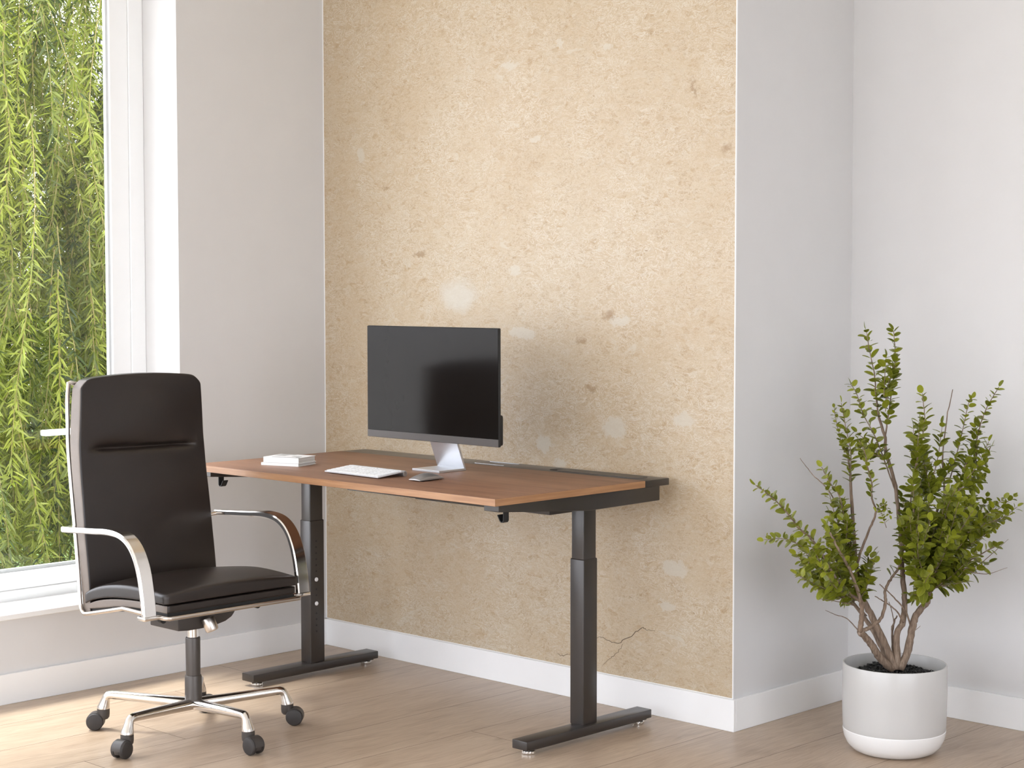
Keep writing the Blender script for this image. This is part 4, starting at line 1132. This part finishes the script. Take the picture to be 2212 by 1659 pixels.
so = sm.build('soil', M['soil'], shrub, smooth=0, fix=False)

LV, LF, LT, LVE = [], [], [], []
def leaf(base, d, nrm, size, tone):
    """ovate leaf: midrib, two lobes, slight fold and droop; rim and midrib marked paler"""
    d = d.normalized(); nrm = (nrm - d * nrm.dot(d))
    if nrm.length < 1e-4: nrm = Vector((0, 0, 1))
    nrm.normalize(); sd_ = d.cross(nrm)
    Lg = size; Wd = size * .335
    st = [(0.06, .0), (.16, .62), (.38, .98), (.62, .97), (.84, .72), (.95, .40), (1.0, 0)]
    o = len(LV)
    fold = .22; droop = rnd.uniform(.05, .22)
    for t, w in st:
        c = base + d * (Lg * t) - nrm * (Lg * droop * t * t)
        if w == 0:
            LV.append(c); LVE.append(.7)
        else:
            for q, ve in ((-1, 1.0), (-.82, .12), (-.08, .12), (0, .75), (.08, .12), (.82, .12), (1, 1.0)):
                LV.append(c + sd_ * (Wd * w * q) + nrm * (Wd * w * fold * abs(q))); LVE.append(ve)
    rows = [[o]] + [list(range(o + 1 + 7 * i, o + 8 + 7 * i)) for i in range(5)] + [[o + 36]]
    for i in range(6):
        a, b = rows[i], rows[i + 1]
        for k in range(6):
            if len(a) == 1: LF.append((a[0], b[k + 1], b[k]))
            elif len(b) == 1: LF.append((a[k], a[k + 1], b[0]))
            else: LF.append((a[k], a[k + 1], b[k + 1], b[k]))
            LT.append(tone)
tb = MB(); thick = MB()
for pts, r0, r1, l0, ls in STEMS:
    P = catmull(pts, 6)
    n = len(P)
    for i in range(1, n - 1): P[i] = P[i] + Vector((rnd.gauss(0, 1), rnd.gauss(0, 1), rnd.gauss(0, 1))) * min(.0007, r0 * .15)
    rad = [r0 + (r1 - r0) * (i / (n - 1)) ** .8 for i in range(n)]
    big = r0 > .004
    if big: rad = [r * rnd.uniform(.94, 1.07) for r in rad]
    (thick if big else tb).tube(P, rad, 10 if big else 5)
    if l0 > 1: continue
    # walk along by arc length
    acc = [0]
    for i in range(1, n): acc.append(acc[-1] + (P[i] - P[i - 1]).length)
    L = acc[-1]; s = L * l0; step = .0155 * ls; side = rnd.uniform(0, 6.28); k = 0
    while s <= L + 1e-5:
        i = max(j for j in range(n) if acc[j] <= s + 1e-9); i = min(i, n - 2)
        f = (s - acc[i]) / max(1e-6, acc[i + 1] - acc[i])
        p = P[i].lerp(P[i + 1], min(1, f)); tg = (P[i + 1] - P[i]).normalized()
        ref = tg.cross(Vector((0, 0, 1)))
        if ref.length < .1: ref = Vector((1, 0, 0))
        ref.normalize(); up_ = ref.cross(tg)
        for q in (0, 1):
            a = side + q * math.pi + rnd.uniform(-.35, .35)
            out_ = ref * math.cos(a) + up_ * math.sin(a)
            d = (out_ * .86 + tg * rnd.uniform(.1, .9) + Vector((rnd.gauss(0, .15), rnd.gauss(0, .15), .1))).normalized()
            nr = (tg * .8 + Vector((0, 0, .75)) - out_ * .25 + Vector((rnd.gauss(0, .5), rnd.gauss(0, .5), rnd.gauss(0, .35))))
            taper = 1 - .35 * (s / max(L, 1e-6)) ** 4
            leaf(p + out_ * .001, d, nr, .0355 * ls * taper * rnd.uniform(.78, 1.15), min(1, max(0, rnd.gauss(.45, .24))))
        side += 1.57 + rnd.uniform(-.3, .3); s += step * rnd.uniform(.8, 1.25); k += 1
    e = (P[-1] - P[-2]).normalized()
    leaf(P[-1], e + Vector((rnd.uniform(-.3, .3), rnd.uniform(-.3, .3), .1)), Vector((rnd.gauss(0, 1), rnd.gauss(0, 1), 1)), .027 * ls, rnd.random())
thick.build('main_stems', M['bark'], shrub, smooth=180, fix=False)
tb.build('twigs', M['bark'], shrub, smooth=180, fix=False)
me = bpy.data.meshes.new('foliage'); me.from_pydata([tuple(v) for v in LV], [], LF); me.materials.append(M['leaf'])
a = me.attributes.new('tone', 'FLOAT', 'FACE'); a.data.foreach_set('value', LT)
a = me.attributes.new('vein', 'FLOAT', 'POINT'); a.data.foreach_set('value', LVE)
me.polygons.foreach_set('use_smooth', [True] * len(me.polygons))
fo = bpy.data.objects.new('foliage', me); COL.objects.link(fo); fo.parent = shrub

# ------------------------------------------------------------------ garden beyond the window
def leaves_mesh(name, P, Dv, L, Wd, tone, mat, parent, seed=1):
    """numpy bulk of folded narrow leaves: P base points, Dv directions, L lengths"""
    r = np.random.default_rng(seed); n = len(P)
    Dv = Dv / np.linalg.norm(Dv, axis=1)[:, None]
    A = r.normal(size=(n, 3)); S = np.cross(Dv, A); S /= np.linalg.norm(S, axis=1)[:, None]
    Nn = np.cross(S, Dv)
    L = L[:, None]; Wd = Wd[:, None]
    droop = np.array([0, 0, -1.0]) * L * .18
    v0 = P; v1 = P + Dv * L * .35 + S * Wd * .5 + Nn * Wd * .15; v2 = P + Dv * L * .35 - S * Wd * .5 + Nn * Wd * .15
    v3 = P + Dv * L * .75 + S * Wd * .32 + droop * .5; v4 = P + Dv * L * .75 - S * Wd * .32 + droop * .5; v5 = P + Dv * L + droop
    V = np.stack([v0, v1, v2, v3, v4, v5], 1).reshape(-1, 3)
    b = (np.arange(n) * 6)[:, None]
    tri1 = b + np.array([[0, 1, 2]]); q = b + np.array([[1, 3, 4, 2]]); tri2 = b + np.array([[3, 5, 4]])
    me = bpy.data.meshes.new(name)
    me.vertices.add(len(V)); me.vertices.foreach_set('co', V.astype(np.float32).ravel())
    loops = np.concatenate([tri1, q, tri2], 1).ravel()
    me.loops.add(len(loops)); me.loops.foreach_set('vertex_index', loops.astype(np.int32))
    tot = np.tile(np.array([3, 4, 3]), n); st = np.concatenate([[0], np.cumsum(tot)[:-1]])
    me.polygons.add(3 * n); me.polygons.foreach_set('loop_start', st.astype(np.int32)); me.polygons.foreach_set('loop_total', tot.astype(np.int32))
    me.update(calc_edges=True); me.validate()
    a = me.attributes.new('tone', 'FLOAT', 'FACE'); a.data.foreach_set('value', np.repeat(tone, 3).astype(np.float32))
    me.materials.append(mat)
    o = bpy.data.objects.new(name, me); COL.objects.link(o); o.parent = parent
    return o
def willow(loc, x0, x1, y0, y1, zt, zb, nstr, seed, label, llen=.062, mat='willow_leaf', tone0=.35):
    root = empty('willow_tree', loc, label, 'tree', group=None)
    r = np.random.default_rng(seed)
    lx, ly, lz = loc
    # trunk and limbs
    t = MB()
    t.tube(catmull([(0, 0, 0), (.1, .05, 1.2), (0, .1, 2.6), (.2, 0, 4.2)], 5), [.16 - .004 * i for i in range(16)], 12)
    t.build('trunk', M['wood_limb'], root, smooth=180)
    lm = MB(); limbs = []
    for k in range(9):
        a = Vector((0, .08, 1.6 + .32 * k))
        e = Vector((r.uniform(x0, x1) - lx, r.uniform(y0, y1) - ly, r.uniform(.45, 1) * (zt - lz)))
        mid = (a + e) / 2 + Vector((0, 0, .35))
        P = catmull([a, mid, e], 8); lm.tube(P, [.035 - .0017 * i for i in range(len(P))], 7)
    lm.build('limbs', M['wood_limb'], root, smooth=180, fix=False)
    tw = MB(); PP, DD, LL, TT = [], [], [], []
    for s in range(nstr):
        x, y = r.uniform(x0, x1), r.uniform(y0, y1)
        z = r.uniform(zt - 3.5, zt) ; ln = r.uniform(.7, 1.9)
        ph = r.uniform(0, 6.28); am = r.uniform(.03, .16)
        pts = []; m = int(ln / .10) + 2
        yw = r.uniform(-.25, .25); xw = r.uniform(-.25, .25)
        for i in range(m):
            u = i / (m - 1)
            pts.append(np.array([x + xw * u + am * math.sin(ph + 3 * u) * u, y + yw * u + am * math.cos(ph + 2.3 * u) * u, max(zb, z - ln * u)]) - np.array(loc))
        tw.tube([tuple(q) for q in pts], [.0022 * (1 - .8 * i / m) + .0005 for i in range(m)], 3, cap=False)
        stone_ = np.clip(r.normal(tone0 - .1 + .45 * (r.random() < .28), .16), 0, 1)
        for i in range(m - 1):
            d = pts[i + 1] - pts[i]; dl_ = np.linalg.norm(d) + 1e-6
            for j in range(15):
                f = r.random(); o = r.normal(size=3); o[2] = o[2] * .6 - .1
                PP.append(pts[i] + d * f); DD.append(d / dl_ * .6 + o / np.linalg.norm(o) * 1.1); LL.append(llen * r.uniform(.6, 1.4)); q = PP[-1]; TT.append(np.clip(stone_ + .22 * math.sin(q[0] * 2.3 + q[2] * 2.9) * math.sin(q[1] * 2.7 - q[2] * 2.1 + 1) + r.normal(0, .16), 0, 1))
    tw.build('hanging_twigs', simple('yellow_brown_twig', (.30, .24, .09), .7, var=.2), root, smooth=0, fix=False)
    LL = np.array(LL)
    leaves_mesh('foliage', np.array(PP), np.array(DD), LL, LL * .15, np.array(TT), M[mat], root, seed)
    return root
willow((-4.2, 3.4, -.35), -4.4, -1.9, -0.7, 2.9, 4.0, -.3, 1500, 5, 'willow tree with drooping narrow leaves filling the left window')
def bush(loc, rx, ry, rz, n, seed, label, name='garden_shrub'):
    root = empty(name, loc, label, 'shrub')
    r = np.random.default_rng(seed)
    st = MB()
    for k in range(14):
        e = Vector((r.uniform(-rx, rx) * .7, r.uniform(-ry, ry) * .7, rz * r.uniform(1.0, 1.8)))
        P = catmull([(0, 0, 0), e * .5 + Vector((0, 0, .1)), e], 5); st.tube(P, [.02 - .0015 * i for i in range(len(P))], 6)
    st.build('stems', M['wood_limb'], root, smooth=180, fix=False)
    u = r.normal(size=(n, 3)); u /= np.linalg.norm(u, axis=1)[:, None]
    rad = r.uniform(.45, 1.0, size=n)[:, None] * (1 + .12 * np.sin(u[:, :1] * 9) * np.cos(u[:, 1:2] * 7))
    P = u * rad * np.array([rx, ry, rz]) + np.array([0, 0, rz])
    P[:, 2] = np.maximum(P[:, 2], .02)
    L = r.uniform(.05, .10, size=n)
    leaves_mesh('foliage', P, u + r.normal(size=(n, 3)) * .7, L, L * .4, np.clip(r.normal(.5, .22, n), 0, 1), M['shrub_leaf'], root, seed)
    return root
bush((-6.4, 2.7, -.35), 1.1, 1.9, 1.15, 11000, 7, 'sunlit yellow-green shrub seen through gaps below the willow')
# pale bar on two posts outside the window
hr = empty('outdoor_bar', (-1.0, -.2, -.35), 'short pale grey bar outside the window, at the chair headrest height', 'railing')
MB().box(-.02, .02, -.435, .55, 1.149, 1.172, .004, 2).build('pale_bar', M['window'], hr)
for y in (.1, .5): MB().box(-.015, .015, y, y + .03, .0, 1.148, .002, 1).build('bar_post', M['window'], hr)
